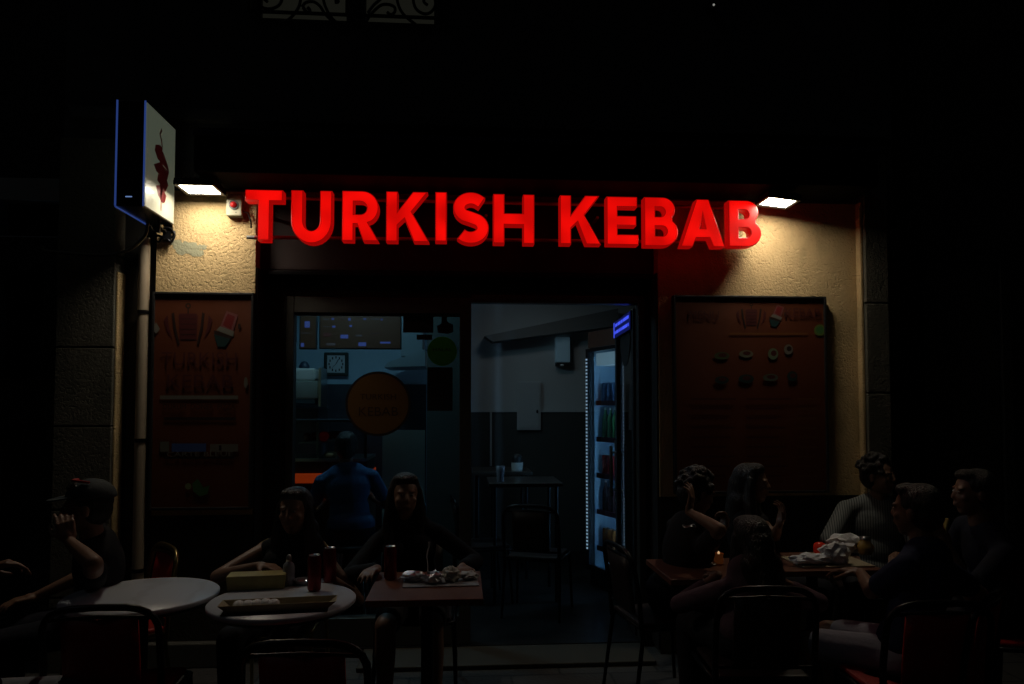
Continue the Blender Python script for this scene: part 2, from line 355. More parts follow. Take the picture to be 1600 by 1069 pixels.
# interior shell
IW = MB(); yR = 3.3
IW.box((X(600, yR) , yR, Z(642, yR)), (2.75, yR + .2, 3.0)); IW.box((2.55, .34, 0), (2.75, yR, 3.0)); IW.build('interior_wall', INWALL, B)
bx('wainscot', (X(600, yR), yR - .02, .034), (2.55, yR - .001, Z(643, yR)), WAINS, B)
bx('dado_rail', (X(600, yR), yR - .035, Z(644, yR)), (2.55, yR - .001, Z(640, yR)), INWALL, B)
bx('ceiling', (-3.2, .34, 3.0), (2.75, 4.3, 3.15), INWALL, B)
bx('interior_wall', (-3.2, 2.6, 0), (X(668, 2.6), 2.8, 3.0), INBLUE, B)
bx('interior_wall', (-3.3, .34, 0), (-3.1, 2.6, 3.0), INBLUE, B)
bx('backsplash', (-3.1, 2.56, .034), (X(668, 2.6) - .01, 2.598, Z(601, 2.58)), mat('dark_tile_splash', (.03, .035, .045), .35, var=.2), B)
bx('partition', (X(667, 1.3), 1.30, .034), (X(735, 1.3), 1.36, 3.0), mat('green_grey_partition', (.16, .19, .18), .6, var=.1), B)
MB().box((X(598, 2.2), 2.2, .034), (X(664, 2.2), 2.24, Z(672, 2.2))).build('back_door', mat('pale_green_door', (.2, .23, .19), .6, var=.1), B)
bm_ = MB()
c0, c1, c2, c3 = P(757, 525, yR - .25), P(770, 534, yR - .25), P(966, 509, yR - .25), P(966, 482, yR - .25)
bm_.prism([c0, c1, c2, c3], (0, .24, 0)); bm_.build('ceiling_beam', mat('shadow_beam', (.16, .16, .155), .8, var=.1), B)
MB().tube([P(767, 644, yR - .05), P(767, 728, yR - .05)], .012).build('wall_pipe', INWALL, B)
# interior lamps
def ceiling_lamp(label, x0, x1, y0, y1, col, s):
    L = empty('ceiling_light', label, 'ceiling light', ((x0 + x1) / 2, (y0 + y1) / 2, 2.97), group='ceiling lights')
    o = Vector(L.location)
    m = MB(); m.box((x0 - o.x, y0 - o.y, -.02), (x1 - o.x, y1 - o.y, .025)); m.build('housing', WHITEP, L, .004)
    m = MB(); m.box((x0 - o.x + .03, y0 - o.y + .03, -.026), (x1 - o.x - .03, y1 - o.y - .03, -.0205)); m.build('diffuser', emis('diffuser_' + ('cool' if col[0] < .7 else 'neutral'), col, s), L)
ceiling_lamp('cool ceiling light over the kitchen, hidden behind the menu screens', X(500, 1.0), X(575, 1.0), .95, 1.3, (.40, .78, 1), 24)
ceiling_lamp('neutral ceiling light over the inside tables', X(800, 2.4), X(860, 2.4), 2.0, 2.25, (.85, .95, 1), 4.6)

# ------------------------------------------------------------ signs and lamps on the facade
AW = empty('awning', 'long black retracted awning case above the red letters', 'awning', (X(850, -.45), -.2, 3.1))
o = Vector(AW.location)
q = MB(); yA = -.40
xl, xr = X(302, yA, 250), X(1372, yA, 250)
prof = [(-.01, 2.99), (-.01, 3.20), (-.20, 3.27), (-.36, 3.26), (yA, 3.21), (yA, 3.0), (-.39, 2.985), (-.1, 2.985)]
q.add([(xl - o.x, y - o.y, z - o.z) for y, z in prof] + [(xr - o.x, y - o.y, z - o.z) for y, z in prof],
      [tuple(range(8)), tuple(range(15, 7, -1))] + [(i, i + 8, (i + 1) % 8 + 8, (i + 1) % 8) for i in range(8)])
q.build('case', mat('black_awning_case', (.0016, .0016, .0022), .9, 0, spec=.08), AW, .006)
q = MB(); q.box((xl - o.x, yA - .035 - o.y, 3.19 - o.z), (xr - o.x, yA - .004 - o.y, 3.22 - o.z)); q.build('front_bar', mat('dark_blue_bar', (.03, .03, .06), .35, .5), AW, .005)

def floodlight(label, quad, Yn, Yf, z):
    # quad: near-left px, near-right px, far-left px, far-right px of the lit panel at height z
    a = PZ(quad[0], quad[4], z); b = PZ(quad[1], quad[4], z)
    cx = (a.x + b.x) / 2; w = b.x - a.x; y0, y1 = Yn, Yf
    L = empty('floodlight', label, 'floodlight', (cx, (y0 + y1) / 2, z), group='floodlights lighting the plaster')
    dy = (y1 - y0) / 2; h = w / 2
    m = MB(); m.box((-h - .02, -dy - .02, .0), (h + .02, -dy, .03)); m.box((-h - .02, dy, .0), (h + .02, dy + .02, .03)); m.box((-h - .02, -dy, .0), (-h, dy, .03)); m.box((h, -dy, .0), (h + .02, dy, .03))
    m.box((-h - .018, -dy - .018, .0305), (h + .018, dy + .018, .042))
    for k in range(-3, 4): m.box((k * .028 - .003, -dy, .0425), (k * .028 + .003, dy, .056))
    m.build('housing', BLACKM, L, .003)
    m = MB(); m.box((-h, -dy, .008), (h, dy, .014)); m.build('lamp_panel', emis('flood_white', (1, .90, .71), 47), L)
    m = MB(); m.box((-.05, -.01, .0565), (.05, .03, .0625)); m.build('bracket', BLACKM, L)
    return L
floodlight('bright floodlight beside the picture box sign, left end of the red letters', (283, 334, 0, 0, 294), -.32, -.135, 2.922)
rl_ = floodlight('bright floodlight past the last red letter, right end of the sign', (1208, 1252, 0, 0, 308), -.32, -.15, 2.912)
rl_.rotation_euler = (0, R(6), 0)

# ---- red letters
def arc(cx, cy, rx, ry, a0, a1, n=14): return [(cx + rx * math.cos(R(a0 + (a1 - a0) * k / n)), cy + ry * math.sin(R(a0 + (a1 - a0) * k / n))) for k in range(n + 1)]
def stroke(pts, w):
    l, r = [], []
    for i, p in enumerate(pts):
        a = pts[max(0, i - 1)]; b = pts[min(len(pts) - 1, i + 1)]; dx, dy = b[0] - a[0], b[1] - a[1]; n = math.hypot(dx, dy)
        l.append((p[0] - dy / n * w / 2, p[1] + dx / n * w / 2)); r.append((p[0] + dy / n * w / 2, p[1] - dx / n * w / 2))
    return l + r[::-1]
t_ = .225
def glyph(ch, W):
    t = t_
    if ch == 'T': return [[(0, 1), (0, .78), (W / 2 - t / 2, .78), (W / 2 - t / 2, 0), (W / 2 + t / 2, 0), (W / 2 + t / 2, .78), (W, .78), (W, 1)]]
    if ch == 'I': return [[(0, 0), (W, 0), (W, 1), (0, 1)]]
    if ch == 'H': return [[(0, 0), (t, 0), (t, .38), (W - t, .38), (W - t, 0), (W, 0), (W, 1), (W - t, 1), (W - t, .61), (t, .61), (t, 1), (0, 1)]]
    if ch == 'E': return [[(0, 0), (W, 0), (W, .21), (t, .21), (t, .40), (W * .93, .40), (W * .93, .60), (t, .60), (t, .79), (W * .96, .79), (W * .96, 1), (0, 1)]]
    if ch == 'K': return [[(0, 0), (t, 0), (t, .33), (.36, .46), (W - .30, 0), (W, 0), (.50, .60), (W - .03, 1), (W - .32, 1), (t, .60), (t, 1), (0, 1)]]
    if ch == 'U': return [[(0, 1), (t, 1), (t, .42)] + arc(W / 2, .42, W / 2 - t, .20, 180, 360)[1:] + [(W - t, 1), (W, 1), (W, .42)] + arc(W / 2, .42, W / 2, .44, 0, -180)[1:]]
    if ch == 'R': return [[(0, 0), (t, 0), (t, .34), (t + .07, .34), (W - .30, 0), (W, 0), (W - .21, .37)] + arc(W - .32, .67, .32, .33, -55, 90) + [(0, 1)],
                          [(t, .53), (t, .79)] + arc(W - .36, .66, .13, .13, 90, -90) ]
    if ch == 'B': return [[(0, 0)] + arc(W - .31, .29, .31, .29, -90, 50) + arc(W - .32, .75, .26, .25, -40, 90) + [(0, 1)],
                          [(t, .20), (t, .41)] + arc(W - .33, .305, .10, .105, 90, -90), [(t, .60), (t, .80)] + arc(W - .37, .70, .10, .10, 90, -90)]
    if ch == 'A': return [[(0, 0), (.25, 0), (.33, .19), (W - .33, .19), (W - .25, 0), (W, 0), (W / 2 + .13, 1), (W / 2 - .13, 1)],
                          [(.41, .38), (W / 2, .68), (W - .41, .38)]]
    if ch == 'S':
        c = [(W - .14, .80)] + arc(W / 2 + .01, .70, W / 2 - .13, .185, 50, 235, 16) + [(W / 2, .51), ] + arc(W / 2, .305, W / 2 - .12, .19, 55, -140, 18)
        return [stroke(c, .235)]
SG = empty('illuminated_sign', 'glowing red TURKISH KEBAB letters on rails over the shop entrance', 'shop sign', (X(790, -.13, 340), -.13, 2.75))
SIY = -.17
LET = mat('lit_red_letter', (.25, .003, .003), .35)
n = LET.node_tree; b = n.nodes['Principled BSDF']; geo = n.nodes.new('ShaderNodeNewGeometry')
no = n.nodes.new('ShaderNodeTexNoise'); no.inputs['Scale'].default_value = 6; no.inputs['Detail'].default_value = 0; n.links.new(geo.outputs['Position'], no.inputs[0])
mr = n.nodes.new('ShaderNodeMapRange'); mr.inputs[1].default_value = .3; mr.inputs[2].default_value = .7; mr.inputs[3].default_value = .58; mr.inputs[4].default_value = .95; n.links.new(no.outputs[0], mr.inputs[0])
b.inputs['Emission Color'].default_value = (1, .0035, .002, 1); n.links.new(mr.outputs[0], b.inputs['Emission Strength'])
LETS = mat('lit_red_letter_side', (.3, .004, .003), .4, emit=(1, .004, .003), es=.28)
spans = [('T', 382, 445, 296, 379), ('U', 454, 521, 297, 382), ('R', 534, 593, 298, 380), ('K', 603, 671, 299, 381), ('I', 680, 698, 300, 381), ('S', 706, 764, 300, 384), ('H', 770, 835, 303, 384),
         ('K', 873, 939, 305, 385), ('E', 945, 998, 307, 386), ('B', 1003, 1060, 308, 388), ('A', 1059, 1133, 311, 389), ('B', 1133, 1190, 313, 389)]
so_ = Vector(SG.location)
for ch, xl_, xr_, yt, yb_ in spans:
    kx = .0150
    if xl_ > 721: xl_ += (xl_ - 721) * kx
    else: xr_ -= max(0, 721 - xr_) * kx
    yb_ -= 4
    bl = P(xl_, yb_, SIY); br_ = P(xr_, yb_, SIY); tl = P(xl_, yt, SIY); H = tl.z - bl.z; W = (br_.x - bl.x) / H
    cu = bpy.data.curves.new('g', 'CURVE'); cu.dimensions = '2D'; cu.fill_mode = 'BOTH'; cu.extrude = .038; cu.bevel_depth = .006; cu.bevel_resolution = 1; cu.offset = -.0055
    for loop in glyph(ch, W):
        sp = cu.splines.new('POLY'); sp.points.add(len(loop) - 1); sp.use_cyclic_u = True
        for k, (x, y) in enumerate(loop): sp.points[k].co = (x * H, y * H, 0, 1)
    t = bpy.data.objects.new('g', cu); C.objects.link(t); bpy.context.view_layer.update()
    me = bpy.data.meshes.new_from_object(t.evaluated_get(bpy.context.evaluated_depsgraph_get())); bpy.data.objects.remove(t)
    me.materials.clear(); me.materials.append(LET); me.materials.append(LETS); me.materials.append(BLACKP)
    for p in me.polygons: p.material_index = 0 if p.normal.z > .95 else (2 if p.normal.z < -.5 else 1)
    ob = bpy.data.objects.new('letter', me); C.objects.link(ob); ob.parent = SG
    ob.rotation_euler = (R(90), 0, 0); ob.location = Vector((bl.x, SIY + .043, bl.z)) - so_
rl = MB()
for (ya_, yb_) in ((309, 325), (371, 379)):
    a = P(398 if ya_ > 350 else 404, ya_, SIY + .09); b_ = P(1150, yb_, SIY + .09); rl.tube([a - so_, b_ - so_], .011)
rl.build('rail', mat('red_rail', (.3, .05, .05), .35, .5), SG)
rl = MB()
a = P(386, 371, SIY + .10); b_ = P(428, 372, SIY + .10); rl.tube([a - so_, b_ - so_], .013)
for k in range(5):
    xx = X(410 + k * 175, -.1, 340)
    if k < 5: rl.tube([Vector((xx, SIY + .10, P(500, 316, -.3).z)) - so_, Vector((xx, -.001 if (xx < xb or xx > xc) else .099, P(500, 316, -.3).z)) - so_], .010)
rl.build('mounting_arm', mat('grey_rail', (.3, .3, .3), .35, .7), SG)

# ---- projecting picture box sign
nY, fY = -.52, -.10
BS = empty('box_sign', 'projecting box sign with a kebab skewer picture and blue edge reflections', 'box sign', (X(204, nY, 240), nY, 3.0))
o = Vector(BS.location)
zt, zb = P(204, 157, nY).z, P(204, 322, nY).z; xl_, xr_ = P(182, 240, nY).x, P(226, 240, nY).x
m = MB(); m.box((xl_ - o.x, nY - o.y, zb - o.z), (xr_ - o.x, fY - o.y, zt - o.z)); m.build('case', mat('black_sign_case', (.012, .012, .015), .25, .4), BS, .004)
FACE = mat('picture_face', (.42, .42, .34), .36, emit=(.85, 1, .72), es=.06, coat=.3)
m = MB(); m.box((xr_ + .0005 - o.x, nY + .006 - o.y, zb + .006 - o.z), (xr_ + .006 - o.x, fY - .006 - o.y, zt - .006 - o.z)); fc = m.build('face', FACE, BS)
m = MB(); m.box((xl_ - .006 - o.x, nY + .006 - o.y, zb + .006 - o.z), (xl_ - .0005 - o.x, fY - .006 - o.y, zt - .006 - o.z)); m.build('face', FACE, BS)
# skewer drawing on both faces
def sk(xp, dx):
    m = MB(); fw = fY - nY; fh = zt - zb
    def Q(pts): m.prism([Vector((xp - o.x, nY + u * fw - o.y, zb + v * fh - o.z)) for u, v in pts], (dx, 0, 0))
    Q(stroke([(.50, .86), (.44, .80), (.50, .75), (.52, .70), (.52, .66)], .035))
    Q([(.30, .66), (.42, .69), (.58, .64), (.74, .55), (.78, .50), (.60, .52), (.38, .54), (.28, .60)])
    Q([(.26, .46), (.44, .52), (.78, .50), (.72, .41), (.50, .40), (.34, .41)])
    Q([(.40, .40), (.70, .41), (.76, .36), (.66, .27), (.52, .30), (.38, .33)])
    Q([(.34, .27), (.50, .31), (.70, .24), (.66, .17), (.58, .14), (.42, .19)])
    Q(stroke([(.52, .16), (.53, .06)], .03))
    Q([(.44, .70), (.52, .68), (.60, .30), (.50, .16), (.46, .40)])
    return m
MAR = mat('skewer_print', (.10, .008, .010), .3, emit=(1, .12, .12), es=.008)
sk(xr_ + .0062, .0006).build('picture', MAR, fc); 
BLUE = emis('blue_edge_glint', (.10, .22, .9), .17)  # glow stands in for blue street light reflecting on the corner trims
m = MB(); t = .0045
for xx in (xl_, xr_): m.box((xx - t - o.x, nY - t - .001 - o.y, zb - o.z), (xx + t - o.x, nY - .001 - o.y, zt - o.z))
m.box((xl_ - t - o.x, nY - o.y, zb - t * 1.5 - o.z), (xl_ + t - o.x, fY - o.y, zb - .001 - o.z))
m.build('edge_glint', BLUE, BS)
m = MB(); m.box((xl_ + .055 - o.x, nY - .003 - o.y, zb + .05 - o.z), (xl_ + .09 - o.x, nY - .0005 - o.y, zb + .056 - o.z)); m.build('front_glint', emis('blue_glint', (.3, .5, 1), .4), BS)  # small blue glint drawn as a glowing bar
m = MB()
for zz in (zb - .03, zt - .1):
    m.tube([(xr_ - .07 - o.x, fY - .02 - o.y, zz - o.z), (xr_ - .07 - o.x, .02 - o.y, zz - o.z)], .014)
m.box((xr_ - .10 - o.x, .0 - o.y, zb - .08 - o.z), (xr_ - .04 - o.x, .05 - o.y, zt - o.z)); m.tube([(xr_ - .07 - o.x, fY - .04 - o.y, zb - .001 - o.z), (xr_ - .07 - o.x, fY - .04 - o.y, zb - .06 - o.z)], .01)
m.build('bracket', BLACKM, BS)
# cables under the box sign
m = MB(); Yc = -.13
trace([(231, 346), (229, 362), (222, 374), (205, 388), (182, 397), (150, 399), (110, 396), (70, 392), (66, 384)], .011, -.13, m)
tag(m.build('power_cable', mat('grey_cable', (.07, .065, .05), .5), origin=P(150, 399, -.13)), 'grey cable sagging from the box sign over to the left pilaster', 'cable')
m = MB()
trace([(234, 352), (240, 362), (250, 360), (262, 366), (272, 362), (270, 370), (258, 372), (246, 368), (238, 376)], .008, -.04, m)
trace([(250, 348), (252, 358), (264, 356), (273, 366), (268, 378), (262, 374)], .007, -.05, m)
trace([(240, 372), (248, 378), (256, 370), (268, 376)], .006, -.03, m)
m.box(P(255, 374, -.05), P(272, 364, -.002))
tag(m.build('wire_bundle', BLACKM, origin=P(255, 366, -.04)), 'tangled black wires at the plaster under the box sign', 'wires')
m = MB()
trace([(378, 330), (386, 334), (392, 348), (398, 356)], .006, -.05, m)
# drainpipe
m = MB(); xpipe = X(221, -.03)
m.tube([(xpipe, -.03, .0), (xpipe, -.03, Z(372, -.03, 221))], .034, 18)
PIPE = mat('beige_pipe', (.36, .29, .21), .45, var=.15, vscale=6)
dp = tag(m.build('drainpipe', PIPE, origin=(xpipe, -.03, 0)), 'beige drainpipe running down beside the left menu board', 'drainpipe')
m = MB()
for zz in (.6, 1.4, 2.2): m.tube([(0, 0, zz - .012), (0, 0, zz + .012)], .038, 18); m.box((-.05, .01, zz - .01), (.05, .08, zz + .01))
m.build('pipe_clip', BLACKM, dp)
# alarm box
a = P(354, 304, -.05); b_ = P(378, 338, -.05); o = Vector(((a.x + b_.x) / 2, 0, (a.z + b_.z) / 2))
AB = empty('alarm_box', 'small white alarm box with a red round light next to the first red letter', 'alarm box', o)
w, h = (b_.x - a.x) / 2, (a.z - b_.z) / 2
MB().box((-w, -.06, -h), (w, -.001, h)).build('case', mat('aged_plastic', (.30, .275, .19), .5, var=.2, vscale=30), AB, .006)
m = MB(); m.T = Matrix.Rotation(R(90), 4, 'X'); m.lathe([(.030, .0601), (.030, .066)], 24); m.build('lamp_ring', BLACKP, AB)
m = MB(); m.T = Matrix.Rotation(R(90), 4, 'X'); m.lathe([(.019, .0), (.019, .008), (.013, .014), (.003, .017)], 18, (0, -.0, .0662)); m.build('lamp_lens', mat('red_lens', (.35, .01, .01), .2, emit=(1, .02, .02), es=.12), AB)
m = MB(); m.tube([(w * .3, -.062, -h * .7), (w * .3, -.058, -h * .7)], .004); m.tube([(w, -.03, -h * .5), (w + .03, -.03, -h * .6), (w + .05, -.03, -h * 1.4), (w + .05, -.02, -h * 2)], .005); m.build('cable', BLACKM, AB)
# tiny lamp high on the wall
a = P(1115, 8, -.06)
T = tag(MB().box((-.03, 0, -.02), (.03, .058, .02)).build('wall_lamp', BLACKP, origin=(0, 0, 0)), 'tiny white lamp high on the dark upper wall', 'wall lamp'); T.location = a
MB().ell((0, -.004, 0), (.007, .007, .007)).build('bulb', emis('tiny_white', (1, 1, .9), .25), T)

# ------------------------------------------------------------ menu boards on the plaster
def board(label, x0, x1, y0, y1, arts, texts, Yb=-.045):
    a = P(x0, y0, Yb); c = P(x1, y1, Yb); o = Vector(((a.x + c.x) / 2, 0, c.z)); w = (c.x - a.x) / 2; h = a.z - c.z
    E = empty('menu_board', label, 'menu board', o, group=None)
    MB().box((-w + .012, Yb + .008, .012), (w - .012, -.001, h - .012)).build('panel', BOARD, E)
    m = MB(); t = .016
    m.box((-w, Yb - .006, 0), (-w + t, -.001, h)); m.box((w - t, Yb - .006, 0), (w, -.001, h)); m.box((-w + t, Yb - .006, 0), (w - t, -.001, t)); m.box((-w + t, Yb - .006, h - t), (w - t, -.001, h)); m.build('frame', BLACKP, E, .003)
    mats = []; m = MB(); lay = 0
    for col, pts in arts:
        cm = mat('print_%d_%d_%d' % tuple(int(c * 999) for c in col), col, .45)
        if cm not in mats: mats.append(cm)
        m.cur = mats.index(cm); lay += 1; m.prism([P(x, y, Yb + .0078 - .0002 * lay) - o for x, y in pts], (0, .0001, 0))
    m.build('artwork', mats, E)
    for tx, x, y, s, wd, col in texts:
        text_mesh(tx, s, .0003, mat('ink_%d_%d' % (int(col[0] * 99), int(col[1] * 99)), col, .5), 'lettering', E, P(x, y, Yb + .0015) - o, width=wd)
    return E
def circ(cx, cy, rx, ry=None, n=16): ry = ry or rx; return [(cx + rx * math.cos(2 * math.pi * k / n), cy + ry * math.sin(2 * math.pi * k / n)) for k in range(n)]
def rect(x0, y0, x1, y1): return [(x0, y0), (x1, y0), (x1, y1), (x0, y1)]
DK, MR, TE, WH, GN, BL = (.02, .008, .006), (.06, .010, .010), (.01, .03, .03), (.14, .13, .11), (.05, .14, .04), (.05, .09, .25)
def icons(x, y, s):      # kebab spit with knives, then a wrapped kebab
    A = []
    f = lambda pts: [(x + px * s, y + py * s) for px, py in pts]
    A.append((DK, f(circ(0, -26, 4.5)))); A.append((BOARDC, f(circ(0, -26, 2.2)))); A.append((DK, f(rect(-1, -22, 1, -14))))
    A.append((MR, f([(-13, -14), (13, -14), (15, -10), (13, 28), (-13, 28), (-15, -10)])))
    for k in range(5): A.append((DK, f(rect(-12, -6 + k * 8, 12, -5 + k * 8))))
    for sg in (-1, 1):
        A.append((DK, f([(sg * 22, -16), (sg * 26, -14), (sg * 23, 10), (sg * 16, 36), (sg * 13, 34), (sg * 19, 8)])))
        A.append((MR, f([(sg * 32, -12), (sg * 38, -4), (sg * 34, 12), (sg * 24, 26), (sg * 30, 8)])))
    return A
def wrap(x, y, s):
    f = lambda pts: [(x + px * s, y + py * s) for px, py in pts]
    return [((.16, .05, .05), f([(-8, -2), (2, -26), (20, -20), (12, 6)])), ((.14, .012, .012), f([(-4, -4), (4, -22), (15, -17), (9, 3)])), (WH, f([(-14, 4), (-8, -2), (14, 6), (12, 14)])), (DK, f([(-18, 4), (10, 14), (8, 18), (-17, 10)])), (TE, f([(-18, 10), (8, 18), (0, 30), (-12, 30)])), (DK, f(rect(20, -6, 24, 2)))]
BOARDC = (.10, .022, .005)
arts = icons(294, 504, 1) + wrap(352, 512, 1)
arts += [(WH, rect(250, 618, 372, 624)), (DK, rect(256, 652, 368, 657)), ((.12, .12, .1), rect(250, 690, 264, 706)), (BL, rect(268, 693, 322, 706)), (WH, rect(328, 694, 372, 706)), (DK, rect(342, 696, 346, 704)), (DK, rect(256, 714, 366, 717))]
arts += [(GN, [(300, 756), (309, 748), (318, 762), (328, 758), (324, 772), (312, 776), (302, 768)]), ((.2, .25, .12), circ(294, 760, 5)), (WH, [(237, 512), (244, 504), (250, 514), (244, 522)]), (WH, circ(384, 598, 3, 9))]
board('tall orange menu board with a kebab spit and wrap drawing, beside the drainpipe', 238, 392, 456, 796, arts,
      [('TURKISH', 312, 562, .12, .46, MR), ('KEBAB', 312, 597, .12, .40, MR), ('DÜRÜM  DÖNER  PIZZA', 311, 636, .05, .44, DK), ('CARTE BLEUE', 312, 710, .04, .40, WH), ('HALAL', 311, 785, .035, .12, DK)])
arts = icons(1174, 492, .62) + wrap(1213, 492, .62) + [((.10, .14, .03), circ(1281, 516, 9)), (GN, circ(1281, 516, 6))] + [((.13, .045, .01), rect(1140, 520, 1262, 523))]
for k, (cx, cy, rx, ry, c) in enumerate([(1166, 553, 11, 6, (.12, .12, .08)), (1208, 553, 8, 9, (.10, .14, .08)), (1232, 546, 7, 8, WH), (1128, 556, 12, 6, (.05, .07, .03)), (1166, 592, 12, 7, TE), (1204, 590, 12, 6, (.07, .09, .07)), (1238, 588, 8, 8, TE), (1128, 594, 11, 6, TE)]):
    arts += [(c, circ(cx, cy, rx, ry)), (DK if c == WH else MR, circ(cx + 1, cy - 1, rx * .55, ry * .5))]
for r in range(9):
    yy = 622 + r * 15
    arts += [(MR, rect(1080, yy, 1150 - (r * 7) % 20, yy + 3)), (MR, rect(1166, yy, 1236 - (r * 11) % 24, yy + 3)), ((.11, .04, .01), rect(1246, yy, 1276, yy + 3))]
board('wide orange menu board with pictured dishes, lit at its top right by the right floodlight', 1052, 1296, 461, 770, arts,
      [('KEBAB', 1254, 490, .09, .24, MR), ('MENU', 1100, 494, .09, .2, MR)])
# far-left wall box
a = P(-60, 594, .1); c = P(83, 664, .1); o = Vector(((a.x + c.x) / 2, .1, c.z)); w = (c.x - a.x) / 2; h = a.z - c.z
E = empty('menu_case', 'dark wall case with a thin pale rim at the far left edge', 'menu case', o)
MB().box((-w, 0, 0), (w, .345, h)).build('case', mat('dark_case', (.02, .016, .014), .4, var=.2), E, .006)
m = MB(); t = .008; m.box((-w - t, -.01, h), (w + t, .03, h + t)); m.box((w, -.01, 0), (w + t, .03, h)); m.build('rim', mat('pale_rim', (.10, .075, .05), .4, .4), E)
MB().box((w - .05, .01, -.10), (w + .02, .12, -.035)).build('bracket', GREYAL, E, .004)

# stickers on the glass
def sticker(label, px, py, r, col, rim, lines, Ys=SFY + .012):
    c = P(px, py, Ys); e = P(px + r, py, Ys).x - c.x
    m = MB(); m.T = Matrix.Rotation(R(90), 4, 'X'); m.cur = 0; m.lathe([(e, 0), (e, .002)], 40); m.cur = 1; m.lathe([(e * .93, .0022), (e * .93, .0026)], 40)
    s_ = tag(m.build('sticker', [mat('rim%d' % int(px), rim, .5), mat('disc%d' % int(px), col, .5, emit=col, es=0)]), label, 'sticker'); s_.location = c
    for t, dy, sz, wd, tc in lines: text_mesh(t, sz, .0003, mat('inks%d' % int(px), tc, .5), 'lettering', s_, (0, -.0034, dy), width=wd)
    return s_
sticker('large round orange sticker reading TURKISH KEBAB on the window pane', 591, 631, 51, (.13, .062, .010), (.02, .008, .006), [('TURKISH', .045, .055, .24, (.05, .02, .01)), ('KEBAB', -.055, .085, .26, (.05, .02, .01))])
sticker('round green sticker at the top right corner of the window pane', 691, 549, 23, (.06, .55, .05), (.06, .5, .06), [('HALAL', .01, .03, .13, (.02, .05, .02))])
def card(name, label, cat, x0, y0, x1, y1, m_, Ys=SFY + .012):
    a = P(x0, y0, Ys); c = P(x1, y1, Ys); o = Vector(((a.x + c.x) / 2, Ys, c.z)); w = (c.x - a.x) / 2
    return tag(MB().box((a.x, Ys, c.z), (c.x, Ys + .003, a.z)).build(name, m_, origin=o), label, cat)
NOTE = mat('black_card', (.008, .008, .01), .5)
card('notice', 'wide black notice stuck high on the window pane', 'notice', 630, 494, 677, 520, NOTE)
card('notice', 'small black notice strip below the wide black notice', 'notice', 651, 523, 675, 531, NOTE)
card('notice', 'tall black notice below the round green sticker', 'notice', 668, 574, 707, 642, NOTE)
m = MB(); pts = [(683, 509), (690, 506), (690, 494), (698, 493), (698, 502), (702, 505), (708, 507), (708, 519), (700, 522), (684, 520)]
m.prism([P(x, y, SFY + .012) for x, y in pts], (0, .003, 0)); tag(m.build('decal', NOTE, origin=P(696, 510, SFY + .013)), 'black doner spit shaped decal above the round green sticker', 'decal')

# LED display on the door leaf
a = .60; LS = MB(); LS.T = Mx; zt = zt_in - .03
LS.box((.04, .021, zt - .13), (w_ - .02, .03, zt)); ls = tag(LS.build('led_display', BLACKP), 'small blue LED scrolling display at the top of the open door', 'LED display')
m = MB(); m.T = Mx; m.box((w_ - .05, .0305, zt - .125), (w_ - .025, .033, zt - .005)); 
for r_ in range(2):
    x = .10
    while x < w_ - .1:
        w = random.uniform(.015, .05); m.box((x, .0305, zt - .045 - r_ * .055), (x + w, .033, zt - .022 - r_ * .055)); x += w + random.choice((.012, .03))
m.build('lit_characters', emis('led_blue', (.06, .10, 1), .9), ls)
m = MB(); m.T = Mx; m.box((.041, .0302, zt - .128), (w_ - .055, .0304, zt - .002)); m.build('screen', emis('led_blue_dim', (.01, .02, .5), .12), ls)
m = MB(); m.T = Mx @ Matrix.Translation((w_ * .5, .005, Z(530, .6, 985))) @ Matrix.Rotation(R(-90), 4, 'X'); m.lathe([(.20, 0), (.20, .002)], 28); m.box((-.26, -.24, -.0002), (.26, .24, .0)) if 0 else None
tag(m.build('sticker', mat('dark_round', (.015, .013, .013), .5)), 'round black sticker on the open door pane under the LED display', 'sticker')
# ------------------------------------------------------------ interior things
def screen(label, x0, y0, x1, y1, Ys, marks):
    a = P(x0, y0, Ys); c = P(x1, y1, Ys); o = Vector(((a.x + c.x) / 2, Ys, c.z)); w = (c.x - a.x) / 2; h = a.z - c.z
    E = empty('menu_screen', label, 'menu screen', o, group='lit menu panels over the counter')
    MB().box((-w, 0, 0), (w, .03, h)).build('frame', BLACKP, E, .003)
    MB().box((-w + .01, -.003, .01), (w - .01, -.0005, h - .01)).build('menu_print', mat('menu_brown', (.05, .022, .01), .5, emit=(1, .45, .15), es=.003), E)
    m = MB(); ms = [emis('menu_blue', (.15, .25, 1), .16), emis('menu_grey', (.5, .5, .6), .04), emis('menu_red', (.5, .08, .03), .03)]
    for k, (mx_, my, mw, mh) in enumerate(marks):
        p = P(mx_, my, Ys - .004) - o; q = P(mx_ + mw, my + mh, Ys - .004) - o; m.cur = 0 if k % 2 == 0 else (1 if k % 4 == 1 else 2); m.box((p.x, -.0045, q.z), (q.x, -.0035, p.z))
    m.build('menu_picture', ms, E)
    m = MB(); m.tube([(0, .02, h), (0, .02, 3.0 - c.z)], .006); m.build('hanger', BLACKM, E)
screen('narrow lit menu panel, left of the wide one above the counter', 468, 492, 495, 546, 1.5, [(476, 502, 8, 10), (470, 520, 14, 1), (470, 536, 5, 6), (480, 528, 10, 1)])
screen('wide brown lit menu panel above the counter', 499, 492, 627, 546, 1.5, [(518, 497, 4, 3), (505, 498, 9, 2), (544, 497, 4, 4), (530, 497, 10, 1.5), (519, 509, 5, 3), (505, 510, 10, 1), (546, 508, 4, 3), (552, 500, 8, 1), (568, 497, 4, 3), (580, 498, 12, 1.5), (595, 498, 3, 3), (505, 520, 12, 6), (532, 523, 12, 6), (556, 523, 10, 3), (560, 535, 12, 6), (580, 520, 14, 2), (594, 534, 16, 3), (510, 536, 14, 4)])
